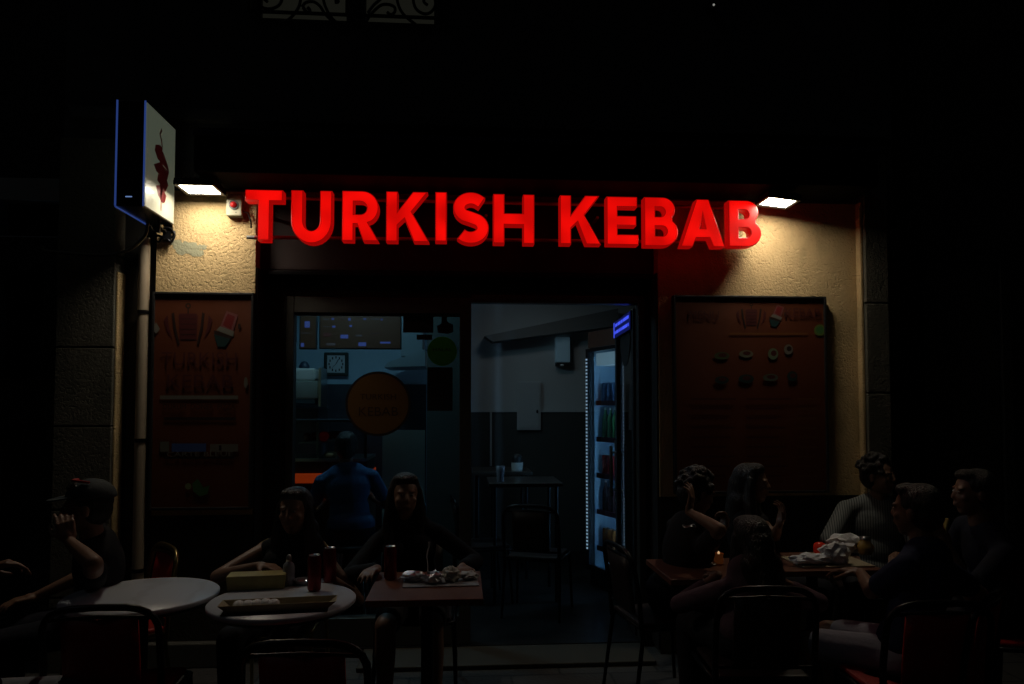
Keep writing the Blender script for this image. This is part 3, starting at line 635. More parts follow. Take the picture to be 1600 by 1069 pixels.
# clock
c = P(525, 569, 2.55); e = (P(544, 569, 2.55).x - c.x)
CK = empty('wall_clock', 'square dark framed clock on the blue kitchen wall', 'clock', c)
m = MB(); m.box((-e, 0, -e), (e, .05, e)); m.build('frame', mat('dark_green_frame', (.012, .03, .03), .3), CK, .01)
m = MB(); m.box((-e * .72, -.004, -e * .72), (e * .72, -.001, e * .72)); m.build('dial', mat('clock_dial', (.4, .45, .48), .5), CK)
m = MB()
for k in range(12):
    an = R(30 * k); x, z = math.sin(an) * e * .56, math.cos(an) * e * .56; m.box((x - .006, -.0055, z - .012), (x + .006, -.0045, z + .012))
m.build('hour_marks', BLACKP, CK)
m = MB(); m.prism([Vector((-.004, -.008, 0)), Vector((.004, -.008, 0)), Vector((.03, -.008, e * .4)), Vector((.022, -.008, e * .42))], (0, .001, 0)); m.prism([Vector((0, -.0095, -.004)), Vector((0, -.0095, .004)), Vector((-e * .5, -.0095, -.06))], (0, .001, 0)); m.build('hands', BLACKP, CK)
# hood
m = MB(); a = [P(600, 574, 1.9), P(606, 566, 1.9), P(664, 546, 1.9), P(664, 572, 1.9)]
m.prism(a, (0, .6, 0)); m.box(P(626, 556, 2.0), P(664, 440, 2.4)); tag(m.build('extractor_hood', mat('steel_hood', (.30, .38, .42), .35, .6), origin=a[0]), 'slanted steel extractor hood on the kitchen wall, behind the round stickers', 'extractor hood')
# partition top and kitchen door glass
# counter
K = empty('counter', 'serving counter with glass case and orange front, inside behind the window', 'counter', (X(500, 1.2), 1.2, .034))
o = Vector(K.location); x0, x1 = X(430, 1.0), X(572, 1.0)
zt_ = Z(740, 1.0); 
MB().box((x0 - o.x, -.15, 0), (x1 - o.x, .5, zt_ - .07 - o.z)).build('base', mat('counter_base', (.05, .02, .015), .4, var=.2), K, .005)
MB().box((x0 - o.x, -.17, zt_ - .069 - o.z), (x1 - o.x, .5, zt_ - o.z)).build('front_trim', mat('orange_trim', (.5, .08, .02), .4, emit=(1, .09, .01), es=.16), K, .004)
zc = Z(716, 1.0); zs = Z(660, 1.0)
MB().box((x0 - o.x, -.15, zc - o.z - .025), (x1 - o.x, .45, zc - o.z)).build('steel_top', CHROME, K, .003)
MB().box((x0 - o.x, -.10, zt_ + .001 - o.z), (x1 - o.x, .4, zc - .026 - o.z)).build('dark_band', BLACKP, K)
m = MB(); m.box((x0 - o.x, -.14, zc + .001 - o.z), (x1 - o.x, -.135, zs - o.z)); m.build('pane', GLASS, K)
MB().box((x0 - o.x, -.14, zs + .001 - o.z), (x1 - o.x, .4, zs + .02 - o.z)).build('glass_shelf', mat('smoked_shelf', (.05, .06, .07), .2), K)
m = MB()
for xx in (x0 + .3 , x1 - .02): m.box((xx - o.x, -.13, zc + .001 - o.z), (xx + .02 - o.x, -.11, zs - o.z))
m.build('post', CHROME, K)
def food(label, px, py, rx, rz, col, kind='food', Yf=1.25):
    c = P(px, py, Yf); m = MB()
    for k in range(6): m.ell((random.uniform(-rx, rx) * .7, random.uniform(-.05, .05), rz * .5 + random.uniform(0, rz * .3)), (rx * .45, .05, rz * .5))
    x = tag(m.build('food_tray', mat('food%d' % int(px), col, .4, var=.4, vscale=40)), label, kind, 'food in the counter case'); x.location = (c.x, c.y, c.z - rz * .6)
    MB().box((-rx - .02, -.09, -.012), (rx + .02, .09, -.001)).build('pan', CHROME, x, .003)
food('pan of red sliced tomatoes in the counter case, left', 488, 683, .07, .06, (.35, .03, .015), 'food pan')
food('pan with a heap of red salad in the counter case, right of the tomatoes', 524, 681, .07, .06, (.3, .02, .015), 'food pan')
c = P(506, 682, 1.12); x = tag(MB().ell((0, 0, 0), (.042, .042, .042)).build('tomato', mat('tomato', (.45, .02, .015), .25, emit=(1, .02, .01), es=.01)), 'single shiny red tomato on the counter case', 'tomato'); x.location = c
c = P(501, 697, 1.2); m = MB(); m.lathe([(.03, -.07), (.036, -.065), (.036, .03), (.02, .05), (.02, .06)], 18); x = tag(m.build('sauce_bottle', mat('pale_bottle', (.3, .32, .36), .3)), 'pale sauce bottle standing in the counter case', 'sauce bottle'); x.location = c
MB().lathe([(.022, .061), (.022, .075), (.006, .08), (.004, .10)], 14).build('cap', WHITEP, x)
c = P(517, 711, 1.1); x = tag(MB().ell((0, 0, 0), (.055, .05, .03)).build('bread_roll', mat('bread', (.5, .38, .2), .6)), 'small bread roll on the steel counter edge', 'bread roll'); x.location = c
# kitchen machine left
c = P(478, 632, 1.9); G = empty('grill_machine', 'white kitchen machine at the left end of the counter', 'kitchen machine', (c.x, 1.9, .034))
zz = c.z - .034
MB().box((-.3, 0, 0), (.11, .5, zz - .03)).build('cabinet', mat('dark_cab', (.04, .045, .05), .5), G, .01)
m = MB(); top = Z(596, 1.9) - .034; top2 = Z(576, 1.9) - .034; m.box((-.3, .02, top - .16), (.105, .3, top)); m.build('body', mat('cream_enamel', (.45, .47, .42), .35, var=.1), G, .012)
MB().box((-.3, .05, top + .001), (.07, .3, top2)).build('top_panel', WHITEP, G, .02)
MB().lathe([(.045, top2 + .001), (.05, top2 + .02), (.03, top2 + .06), (.008, top2 + .07)], 16, (-.05, .15, 0)).build('funnel', mat('dark_blue_pl', (.02, .04, .07), .4), G)
m = MB(); m.box((-.3, .03, zz), (.08, .3, zz + .08)); m.build('tray', mat('blue_steel', (.12, .2, .3), .3, .7), G, .01)
MB().box((.108, .0, zz - .02), (.13, .3, top + .12)).build('side_post', CHROME, G)
# wall things in dining room
c = P(881, 549, yR - .12); w = (P(893, 549, yR - .12).x - c.x); h = (P(881, 527, yR - .12).z - P(881, 572, yR - .12).z) / 2
TD = empty('towel_dispenser', 'pale blue paper towel dispenser on the back wall', 'towel dispenser', c)
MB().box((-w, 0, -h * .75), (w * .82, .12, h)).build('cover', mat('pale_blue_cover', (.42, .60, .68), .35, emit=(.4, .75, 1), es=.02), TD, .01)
MB().box((-w * .95, .01, -h), (w, .119, -h * .76)).build('outlet', BLACKP, TD, .004)
MB().box((w * .83, .01, -h * .75), (w, .12, h)).build('side', BLACKP, TD)
MB().ell((-w * .2, .02, -h * .95), (w * .3, .02, .012)).build('paper_end', PAPER, TD)
a = P(808, 596, yR - .06); c = P(845, 672, yR - .06); o = Vector(((a.x + c.x) / 2, yR - .06, c.z)); w = (c.x - a.x) / 2; h = a.z - c.z
E = empty('fuse_cabinet', 'flat white wall cabinet across the dado rail of the back wall', 'wall cabinet', o)
MB().box((-w, .004, 0), (w, .024, h)).build('cabinet', INWALL, E, .003)
MB().box((-w + .015, -.004, .02), (w - .015, .0035, h - .015)).build('door', mat('cab_door', (.44, .45, .45), .6), E, .002)
MB().ell((w - .04, -.012, h * .38), (.012, .01, .02)).build('handle', BLACKP, E)
# fridge
N_, Fr = P(973, 620, 1.2), P(918, 620, 1.75); N_.z = Fr.z = 0
u_ = (N_ - Fr); fw = u_.length; u_.normalize(); nn = Vector((-u_.y, u_.x, 0)) * -1
if nn.x > 0: nn = -nn
ang = math.atan2(u_.y, u_.x)          # local x = Fr->N_, local -y should point to nn
E = empty('drinks_fridge', 'tall glass door drinks fridge with blue white light and dotted LED strip', 'drinks fridge', (Fr.x, Fr.y, .034), ang)
Hf = P(918, 519, 1.75).z - .034; Hg = P(918, 546, 1.75).z - .034
FB = mat('fridge_black', (.02, .02, .022), .3, .2); FI = mat('fridge_inner', (.45, .62, .75), .4)
D = .6
m = MB(); m.box((0, .02, .0), (fw, D, .14)); m.box((0, D - .03, .14), (fw, D, Hf)); m.box((0, .02, .14), (.03, D - .03, Hf)); m.box((fw - .03, .02, .14), (fw, D - .03, Hf)); m.box((.03, .02, Hg), (fw - .03, D - .03, Hf)); m.build('cabinet', FB, E, .005)
m = MB(); m.box((.032, D - .04, .142), (fw - .032, D - .031, Hg - .002)); m.box((.031, .05, .142), (.036, D - .041, Hg - .002)); m.box((fw - .036, .05, .142), (fw - .031, D - .041, Hg - .002)); m.box((.037, .05, .141), (fw - .037, D - .041, .15)); m.build('lining', FI, E)
MB().box((.0, .008, Hg + .01), (fw, .019, Hf - .005)).build('header', mat('header_brown', (.09, .05, .035), .4, var=.6, vscale=14, emit=(.5, .3, .2), es=.006), E)
m = MB(); m.box((0, -.02, .14), (.05, .007, Hg)); m.box((fw - .05, -.02, .14), (fw, .007, Hg)); m.box((.05, -.02, .14), (fw - .05, .007, .19)); m.box((.05, -.02, Hg - .03), (fw - .05, .007, Hg)); dr = m.build('door', FB, E, .003)
MB().box((.05, -.008, .19), (fw - .05, -.004, Hg - .03)).build('pane', GLASS, dr)
MB().tube([(fw - .03, -.05, .8), (fw - .03, -.05, 1.3)], .012).build('handle', CHROME, dr)
m = MB()
zz = .32
while zz < Hg - .08: m.box((.012, -.026, zz), (.034, -.0205, zz + .013)); zz += .031
m.build('led_strip', emis('led_strip_blue', (.45, .72, 1), .40), E)
MB().box((.055, .06, Hg - .15), (fw - .055, .2, Hg - .04)).build('light_box', mat('fridge_sign', (.4, .5, .55), .5, emit=(.45, .75, 1), es=.22), E)
MB().box((fw - .06, .06, .2), (fw - .045, .075, Hg - .17)).build('light_tube', emis('fridge_tube', (.30, .62, 1), 36), E)
shelf_z = [.34, .66, .98, 1.30, 1.62]
for s_ in shelf_z:
    m = MB(); m.box((.06, .07, s_ - .012), (fw - .04, D - .06, s_)); m.box((.06, .055, s_ - .03), (fw - .04, .069, s_ + .012)); m.build('shelf', mat('shelf_dark_red', (.10, .02, .03), .4), E)
cols = [((.35, .03, .03), 'red'), ((.45, .14, .03), 'orange'), ((.06, .2, .06), 'green'), ((.08, .03, .03), 'dark brown'), ((.12, .2, .35), 'blue')]
rowname = ['bottom', 'second lowest', 'middle', 'second highest', 'top']
def bottle_mb(kind):
    m = MB()
    if kind: m.lathe([(.028, 0), (.032, .006), (.032, .16), (.026, .19), (.012, .225), (.011, .25)], 16)
    else: m.lathe([(.029, 0), (.033, .008), (.033, .16), (.028, .17)], 16)
    return m
for si, s_ in enumerate(shelf_z):
    kind = si % 2; proto = None; colr, cn = cols[(si * 2 + 1) % 5]
    bm0 = bottle_mb(kind)
    for k in range(5):
        loc = E.matrix_basis @ Vector((.12 + k * .082, .115, s_ + .0005))
        nm = 'drink_bottle' if kind else 'drink_can'
        lab = '%s %s on the %s fridge shelf, %s' % (cn, 'bottle' if kind else 'can', rowname[si], ('leftmost, farthest inside', 'second from the left', 'middle of its row', 'second from the right', 'rightmost, nearest the door')[k])
        if proto is None:
            b_ = bm0.build(nm, mat('drink_' + cn.replace(' ', '_'), colr, .25, .2)); proto = b_
            MB().lathe([(.013, .2505), (.013, .268)], 12).build('cap', WHITEP, b_) if kind else MB().lathe([(.027, .1705), (.026, .173)], 14).build('lid', CHROME, b_)
        else: b_ = copy_tree(proto)
        tag(b_, lab, 'bottle' if kind else 'can', 'drinks on the %s fridge shelf' % rowname[si]); b_.location = loc

# ------------------------------------------------------------ chairs
def make_chair(label, loc, rz, frame=BLACKM, group='bistro chairs on the terrace', panel=REDP):
    E = empty('bistro_chair', label, 'chair', loc, rz, group)
    w = .21
    MB().box((-w + .015, -.20, .435), (w - .015, .19, .46)).build('seat', panel, E, .012)
    m = MB(); m.tube([(-w, -.19, .43), (-w, .18, .43), (-w + .04, .2, .43), (w - .04, .2, .43), (w, .18, .43), (w, -.19, .43)], .012, 8, True); m.build('seat_frame', frame, E)
    pts = [(-w, -.20, .40), (-w - .002, -.215, .60)]
    for k in range(0, 13):
        a = math.pi * (1 - k / 12); cx = abs(math.cos(a)) ** .55 * (1 if math.cos(a) > 0 else -1)
        pts.append((cx * w, -.235 - .03 * math.sin(a), .72 + .125 * (math.sin(a) ** .7)))
    pts += [(w + .002, -.215, .60), (w, -.20, .40)]
    m = MB(); m.tube(pts, .0135, 10); m.build('back_hoop', frame, E)
    m = MB(); v = []
    for zz, yy in ((.50, -.205), (.60, -.217), (.70, -.232), (.80, -.250)):
        for k in range(7):
            x = -w * .66 + w * 1.32 * k / 6; v.append((x, yy - .018 * (1 - (x / w) ** 2), zz))
    vs = v + [(x, y + .012, z) for x, y, z in v]; fs = []
    for r_ in range(3):
        for k in range(6):
            i = r_ * 7 + k; fs += [(i, i + 1, i + 8, i + 7), (i + 28, i + 35, i + 36, i + 29)]
    for k in range(6): fs += [(k, k + 28, k + 29, k + 1), (21 + k, 22 + k, 50 + k, 49 + k)]
    for r_ in range(3): fs += [(r_ * 7, r_ * 7 + 7, r_ * 7 + 35, r_ * 7 + 28), (r_ * 7 + 6, r_ * 7 + 34, r_ * 7 + 41, r_ * 7 + 13)]
    m.smooth = True; m.add(vs, fs); m.build('back_panel', panel, E)
    m = MB(); m.tube([(-w, -.207, .50), (-w * .5, -.215, .50), (w * .5, -.215, .50), (w, -.207, .50)], .008, 8); m.build('back_rail', frame, E); m = MB(); m.tube([(-w * .97, -.245, .795), (0, -.268, .81), (w * .97, -.245, .795)], .008, 8); m.build('back_rail', frame, E)
    for sx in (-1, 1):
        MB().tube([(sx * w, .17, .43), (sx * (w + .015), .20, .0)], [.013, .010], 8).build('leg', frame, E)
        MB().tube([(sx * w, -.19, .43), (sx * (w + .01), -.25, .0)], [.013, .010], 8).build('leg', frame, E)
    return E
chair0 = make_chair('black metal chair with red back panel before the empty left round table', PZ(147, 947, .85) + Vector((0, .26, -.85)), R(4))
DARKP = mat('dark_panel', (.022, .012, .010), .5, var=.2)  # dark copy, also replaces the red on chairs the lamps would brighten
def chair(label, loc, rz, frame=None, dark=False):
    c = copy_tree(chair0)
    if dark:
        for ch in children(c):
            if ch.name.startswith(('seat', 'back_panel')) and not ch.name.startswith('seat_frame'): ch.data = ch.data.copy(); ch.data.materials[0] = DARKP
    c['label'] = label; c.location = loc; c.rotation_euler = (0, 0, R(rz))
    if frame:
        for ch in children(c):
            if ch.name.startswith(('back_hoop', 'seat_frame', 'back_rail', 'leg')):
                ch.data = ch.data.copy(); ch.data.materials[0] = frame
    return c
def chz(px, py): v = PZ(px, py, .85); v.z = 0; return v + Vector((0, .26, 0))
chair('black metal chair with red back panel before the round table with cans', chz(478, 1001), -3)
chair('black metal chair with a plain dark back before the long haired person', chz(1207, 917), -4, dark=True)
chair('black metal chair with brown red panel at the bottom right', chz(1475, 940), -2)

# ------------------------------------------------------------ tables
def round_table(label, px, py, diam):
    c = PZ(px, py, .755); c.z = 0
    E = empty('round_table', label, 'table', c, 0, 'round marble tables'); r = diam / 2
    MB().lathe([(r - .008, .73), (r, .738), (r, .75), (r - .006, .755), (.01, .755)], 64).build('tabletop', MARBLE, E)
    MB().lathe([(r - .03, .712), (r - .012, .7295)], 48).build('edge_ring', BLACKM, E)
    MB().lathe([(.03, .03), (.028, .3), (.03, .711)], 20).build('column', BLACKM, E)
    m = MB()
    for k in range(4):
        a = R(45 + 90 * k); m.tube([(0, 0, .05), (.14 * math.cos(a), .14 * math.sin(a), .045), (.25 * math.cos(a), .25 * math.sin(a), .012)], [.025, .02, .012], 10)
    m.build('base', BLACKM, E); return c
t1 = round_table('empty round white marble table at the left, before the man in the cap', 222, 928, .66)
t2 = round_table('round white marble table with two red cans and food trays', 442, 936, .635)
def square_table(label, x0, x1, y0, y1, group='square brown tables'):
    a = PZ(x0, y1, .745); b_ = PZ(x1, y1, .745); f = PZ((x0 + x1) / 2, y0, .745); w = (b_.x - a.x) / 2; d = f.y - a.y; c = Vector(((a.x + b_.x) / 2, a.y + d / 2, 0))
    E = empty('square_table', label, 'table', c, 0, group)
    MB().box((-w, -d / 2, .715), (w, d / 2, .745)).build('tabletop', DKWOOD, E, .004)
    MB().lathe([(.035, .02), (.03, .3), (.03, .714)], 20).build('column', BLACKM, E)
    m = MB(); m.box((-w * .75, -.03, .0), (w * .75, .03, .022)); m.box((-.03, -d * .4, .0), (.03, -.031, .022)); m.box((-.03, .031, .0), (.03, d * .4, .022)); m.build('base', BLACKM, E, .006); return c
t3 = square_table('square brown table before the long haired woman in black, by the open door', 570, 756, 893, 939)
t4 = square_table('brown table between the person with a hand on the forehead and the long haired one', 1048, 1205, 872, 906)
t5 = square_table('brown table with a tray of crumpled papers at the right', 1222, 1390, 862, 893)
# inside tables and chairs
def in_table(label, x0, x1, y, Yt, z=.77):
    a = P(x0, y, Yt); b_ = P(x1, y, Yt); zt = a.z; w = (b_.x - a.x) / 2; c = Vector(((a.x + b_.x) / 2, Yt, .034))
    E = empty('inside_table', label, 'table', c, 0, 'tables inside the shop')
    MB().box((-w, 0, zt - .034 - .03), (w, .6, zt - .034)).build('tabletop', mat('brown_top', (.04, .03, .024), .35), E, .004)
    for sx in (-1, 1):
        for yy in (.04, .54): MB().tube([(sx * (w - .05), yy, 0), (sx * (w - .05), yy, zt - .065)], .015, 8).build('leg', BLACKM, E)
    return c, zt
c6, z6 = in_table('nearer brown table inside the doorway', 764, 880, 756, 1.15)
c7, z7 = in_table('farther narrow table inside, along the back wall', 738, 832, 738, 1.95)
chair('dark chair inside the doorway, pushed up to the nearer inside table', Vector((X(842, .85), .92, .034)), -20, dark=True)
chair('dark chair inside, left of the nearer inside table', Vector((X(755, 1.25), 1.35, .034)), -80, dark=True)
c = P(780, 796, 1.0)
x = tag(MB().lathe([(.028, 0), (.034, .09), (.038, .13), (.034, .13), (.026, .01)], 18).build('glass_tumbler', GLASSY), 'clear tumbler on the nearer inside table', 'glass'); x.location = (X(782, 1.3), 1.3, z6 + .0005)
x = tag(MB().lathe([(.05, 0), (.055, .05), (.055, .075)], 18).build('sugar_pot', WHITEP), 'small white pot with a dark top on the farther inside table', 'pot'); x.location = (X(808, 2.1), 2.1, z7 + .0005)
MB().lathe([(.05, .0755), (.05, .12), (.03, .15), (.01, .155)], 16).build('dark_lid', BLACKP, x)

# ------------------------------------------------------------ things on the terrace tables
zT, zS = .7555, .7455
can0 = None
def can(label, px, py, z, h=.165, r=.031):
    global can0
    l = PZ(px, py, z)
    if can0 is None:
        c = MB().lathe([(r * .8, 0), (r, .01), (r, h - .02), (r * .82, h - .004)], 26).build('drink_can', CANRED)
        MB().lathe([(r * .84, h - .0038), (r * .84, h), (r * .74, h + .0002), (r * .72, h - .003), (.002, h - .003)], 26).build('lid', CHROME, c)
        m = MB(); m.ell((0, .006, h + .001), (.008, .013, .0015)); m.build('pull_tab', CHROME, c); can0 = c
    else: c = copy_tree(can0)
    tag(c, label, 'can', 'red drink cans on the tables'); c.location = l; return c
can('tall red drink can nearer the middle of the round food table', 491, 923, zT)
can('tall red drink can at the far right side of the round food table', 515, 909, zT)
can('tall red drink can on the square brown table', 610, 905, zS)
# salt shaker/bottle
l = PZ(451, 914, zT); x = tag(MB().lathe([(.026, 0), (.028, .005), (.028, .085), (.024, .10), (.012, .112)], 20).build('glass_bottle', GLASSY), 'clear glass shaker bottle behind the carton on the round table', 'bottle'); x.location = l
MB().lathe([(.013, .1125), (.014, .13), (.009, .142), (.003, .145)], 16).build('cap', CHROME, x)
# carton
def open_box(name, label, cat, l, rz, w, d, h, m_out, m_in, flare=1.0):
    E = empty(name, label, cat, l, rz); m = MB(); t = .003
    b = [(-w, -d), (w, -d), (w, d), (-w, d)]
    for i in range(4):
        (x0, y0), (x1, y1) = b[i], b[(i + 1) % 4]
        o0 = Vector((x0, y0, 0)); o1 = Vector((x1, y1, 0)); u0 = Vector((x0 * flare, y0 * flare, h)); u1 = Vector((x1 * flare, y1 * flare, h))
        inn = Vector((-(y1 - y0) and 0, 0, 0)); k = .96
        m.prism([o0, o1, u1, u0], Vector((-(x0 + x1) * .5, -(y0 + y1) * .5, 0)).normalized() * t)
    m.prism([Vector((x, y, .0005)) for x, y in b], (0, 0, .002)); m.build('tray_wall', m_out, E); return E
E = open_box('carton', 'long yellow green food carton with a dark side on the round table', 'food carton', PZ(402, 918, zT), R(6), .125, .05, .062, CARTON, CARTON, 1.06)
MB().box((-.13, -.052, .0625), (.13, .052, .066)).build('lid', mat('carton_lid', (.42, .36, .14), .45, var=.5, vscale=16), E, .002)
E = open_box('food_boat', 'long beige cardboard food tray at the front of the round table', 'food tray', PZ(436, 950, zT + .006), R(6), .20, .045, .03, KRAFT, KRAFT, 1.18)
m = MB()
for k in range(5): m.ell((-.16 + k * .035, random.uniform(-.01, .01), .022), (.024, .03, .018))
m.build('paper_wrap', PAPER, E)
l = PZ(432, 952, zT); x = tag(MB().box((-.21, -.075, 0), (.215, .13, .005)).build('serving_tray', BLACKP, bevel=.003), 'flat dark serving tray under the beige food tray on the round table', 'tray'); x.location = l; x.rotation_euler = (0, 0, R(6))
l = PZ(473, 912, zT); x = tag(MB().lathe([(.04, 0), (.05, .02), (.048, .022), (.038, .006), (.002, .005)], 26).build('ashtray', mat('clear_ashtray', (.2, .2, .22), .08, .6)), 'small shiny glass ashtray behind the carton, beside the cans', 'ashtray'); x.location = l
# crumpled helper
def crumple(name, label, cat, l, r, m_, seed, sc_=(1, 1, .6)):
    rnd = random.Random(seed); bm = bmesh.new(); bmesh.ops.create_icosphere(bm, subdivisions=3, radius=r)
    from mathutils import noise as N
    for v in bm.verts:
        d = N.noise(v.co * (2.2 / r) + Vector((seed, 0, 0))) * .35 + N.noise(v.co * (5 / r) + Vector((0, seed, 0))) * .18
        v.co *= (1 + d); v.co = Vector((v.co.x * sc_[0], v.co.y * sc_[1], max(v.co.z * sc_[2] + r * sc_[2] * .8, 0)))
    me = bpy.data.meshes.new(name); bm.to_mesh(me); bm.free(); me.materials.append(m_); o = bpy.data.objects.new(name, me); C.objects.link(o); o.location = l
    return tag(o, label, cat)
# square table tray with foil wraps
l = PZ(688, 913, zS); T3 = l
x = tag(MB().box((-.18, -.06, 0), (.185, .12, .006)).build('serving_tray', mat('grey_tray', (.3, .3, .31), .4), bevel=.003), 'grey serving tray of foil wrapped food on the square brown table', 'tray'); x.location = l; x.rotation_euler = (0, 0, R(2))
zf = zS + .007
crumple('foil_wrap', 'crumpled foil ball at the left end of the tray on the square table', 'foil', PZ(645, 908, zf), .045, FOIL, 3, (1.3, .9, .6))
crumple('foil_wrap', 'crumpled foil in the middle of the tray on the square table, beside the upright fork', 'foil', PZ(676, 911, zf), .042, FOIL, 11, (1.1, .9, .75))
crumple('wrapped_sandwich', 'paper wrapped sandwich right of the foil on the square table tray', 'sandwich', PZ(705, 908, zf), .045, mat('sand_paper', (.45, .42, .36), .6, bump=.002, bscale=80), 5, (1.0, .9, .85))
crumple('wrapped_sandwich', 'flat pale wrapped sandwich at the right end of the square table tray', 'sandwich', PZ(733, 905, zf), .045, mat('sand_paper2', (.5, .48, .46), .6, bump=.002, bscale=80), 8, (1.0, .8, .5))
m = MB(); pts = [(.0, 0, 0), (.002, 0, .04), (-.004, 0, .09), (.0, 0, .115), (.006, 0, .135)]; m.tube(pts, [.003, .0025, .003, .004, .003], 8)
for k in (-1, 0, 1): m.tube([(.006, 0, .13), (.007 + k * .004, 0, .142), (.008 + k * .004, 0, .165)], .0012, 6)
x = tag(m.build('fork', mat('clear_plastic', (.6, .6, .6), .1, .3)), 'shiny plastic fork standing upright in the foil on the square table', 'fork'); x.location = PZ(668, 897, zS + .005)
# right tray
l = PZ(1292, 884, zS); x = tag(MB().box((-.16, -.06, 0), (.24, .22, .01)).build('serving_tray', KRAFT, bevel=.004), 'tan serving tray full of crumpled white papers at the right', 'tray'); x.location = l
zf = zS + .011
crumple('crumpled_paper', 'flat white paper at the left end of the tan tray', 'paper', PZ(1268, 881, zf), .078, PAPER, 21, (1.4, .7, .4))
crumple('crumpled_paper', 'grey white crumpled paper peak in the middle of the tan tray', 'paper', PZ(1305, 880, zf), .07, PAPER, 22, (1.1, .8, .9))
crumple('crumpled_paper', 'bright crumpled paper at the back of the tan tray under the striped shirt', 'paper', PZ(1322, 862, zf), .085, PAPER, 23, (1.4, .9, .7))
x = tag(MB().lathe([(.02, 0), (.034, .012), (.036, .04), (.03, .062), (.012, .07)], 20).build('red_pot', mat('red_glass', (.5, .03, .015), .15, emit=(1, .05, .02), es=.03)), 'round red glass pot behind the crumpled papers', 'pot'); x.location = PZ(1281, 866, zf)  # faint red glow set in the material, the pot is no lamp
x = tag(MB().lathe([(.03, 0), (.045, .02), (.046, .05), (.03, .075), (.028, .085)], 20).build('sauce_jar', mat('yellow_jar', (.4, .27, .08), .2)), 'round yellow sauce jar at the right end of the tan tray', 'jar'); x.location = PZ(1352, 866, zf)
MB().lathe([(.03, .0855), (.03, .10), (.01, .102)], 16).build('lid', CHROME, x)
# glowing tea glass
x = tag(MB().lathe([(.022, 0), (.026, .01), (.024, .04), (.028, .055), (.026, .055), (.022, .042), (.02, .01)], 20).build('tea_glass', mat('amber_glass', (.4, .10, .03), .1, emit=(1, .28, .06), es=.02)), 'small amber tea light glass on the brown table, beside the long haired person', 'tea light'); x.location = PZ(1123, 880, zS + .0005)
MB().ell((0, 0, .056), (.006, .006, .010)).build('flame', emis('flame', (1, .6, .3), .6), x)
x = tag(MB().lathe([(.03, 0), (.055, .006), (.05, .008), (.028, .003)], 24).build('saucer', WHITEP), 'small white saucer beside the amber tea light', 'saucer'); x.location = PZ(1104, 882, zS + .0005)

# ------------------------------------------------------------ people
def remesh(mb, name, vox, m_, parent=None, loc=None, rz=None, smooth=6):
    me = bpy.data.meshes.new('tmp'); me.from_pydata(mb.v, [], mb.f)
    bm = bmesh.new(); bm.from_mesh(me); bmesh.ops.recalc_face_normals(bm, faces=bm.faces); bm.to_mesh(me); bm.free()
    t = bpy.data.objects.new('tmp', me); C.objects.link(t)
    r = t.modifiers.new('r', 'REMESH'); r.mode = 'VOXEL'; r.voxel_size = vox
    s_ = t.modifiers.new('s', 'SMOOTH'); s_.factor = .5; s_.iterations = smooth
    bpy.context.view_layer.update()
    out = bpy.data.meshes.new_from_object(t.evaluated_get(bpy.context.evaluated_depsgraph_get())); bpy.data.objects.remove(t); bpy.data.meshes.remove(me)
    out.name = name; out.materials.clear(); out.materials.append(m_)
    for p in out.polygons: p.use_smooth = True
    o = bpy.data.objects.new(name, out); C.objects.link(o)
    if parent is not None: o.parent = parent
    if loc is not None: o.location = loc
    if rz is not None: o.rotation_euler = (0, 0, rz)
    return o
def ik(S, H, l1, l2, pole):
    d = H - S; L = d.length
    if L > (l1 + l2) * .995: H = S + d * ((l1 + l2) * .995 / L); d = H - S; L = d.length
    t = d.normalized(); a = (l1 * l1 - l2 * l2 + L * L) / (2 * L); h = math.sqrt(max(0, l1 * l1 - a * a))
    p = pole - t * pole.dot(t); p.normalize(); return S + t * a + p * h, H
def hand(m, W, fdir, nrm, side, curl=.5, s=1.0):
    # W wrist, fdir finger direction, nrm palm normal (faces what is held), side +1/-1 thumb side
    f = fdir.normalized(); n = (nrm - f * nrm.dot(f)).normalized(); a = f.cross(n) * side
    m.capsule(W, W + f * .03 * s, .022 * s, .024 * s)
    for k in range(4):
        off = (1.5 - k) * .0195 * s
        K = W + f * .085 * s + a * off
        m.capsule(W + f * .02 * s + a * off * .7, K, .015 * s, .0125 * s, 10)
        L = [.040, .045, .041, .032][k] * s; p = K; ang = 0
        for j, (lf, r0, r1) in enumerate(((1, .0092, .0085), (.65, .0085, .0078), (.5, .0078, .0068))):
            ang += curl * (.75 + .15 * k) * (1, 1.1, .8)[j]
            dr = f * math.cos(ang) + n * math.sin(ang) + a * (1.5 - k) * .06
            q = p + dr.normalized() * L * lf; m.capsule(p, q, r0 * s, r1 * s, 8); p = q
    b0 = W + f * .025 * s + a * .022 * s; b1 = b0 + (f * .6 + a * .8 + n * .25).normalized() * .042 * s; b2 = b1 + (f * .9 + a * .2 + n * .45).normalized() * .032 * s; b3 = b2 + (f * .9 - a * .1 + n * .5).normalized() * .024 * s
    m.capsule(b0, b1, .014 * s, .0115 * s, 8); m.capsule(b1, b2, .0115 * s, .0095 * s, 8); m.capsule(b2, b3, .0095 * s, .008 * s, 8)
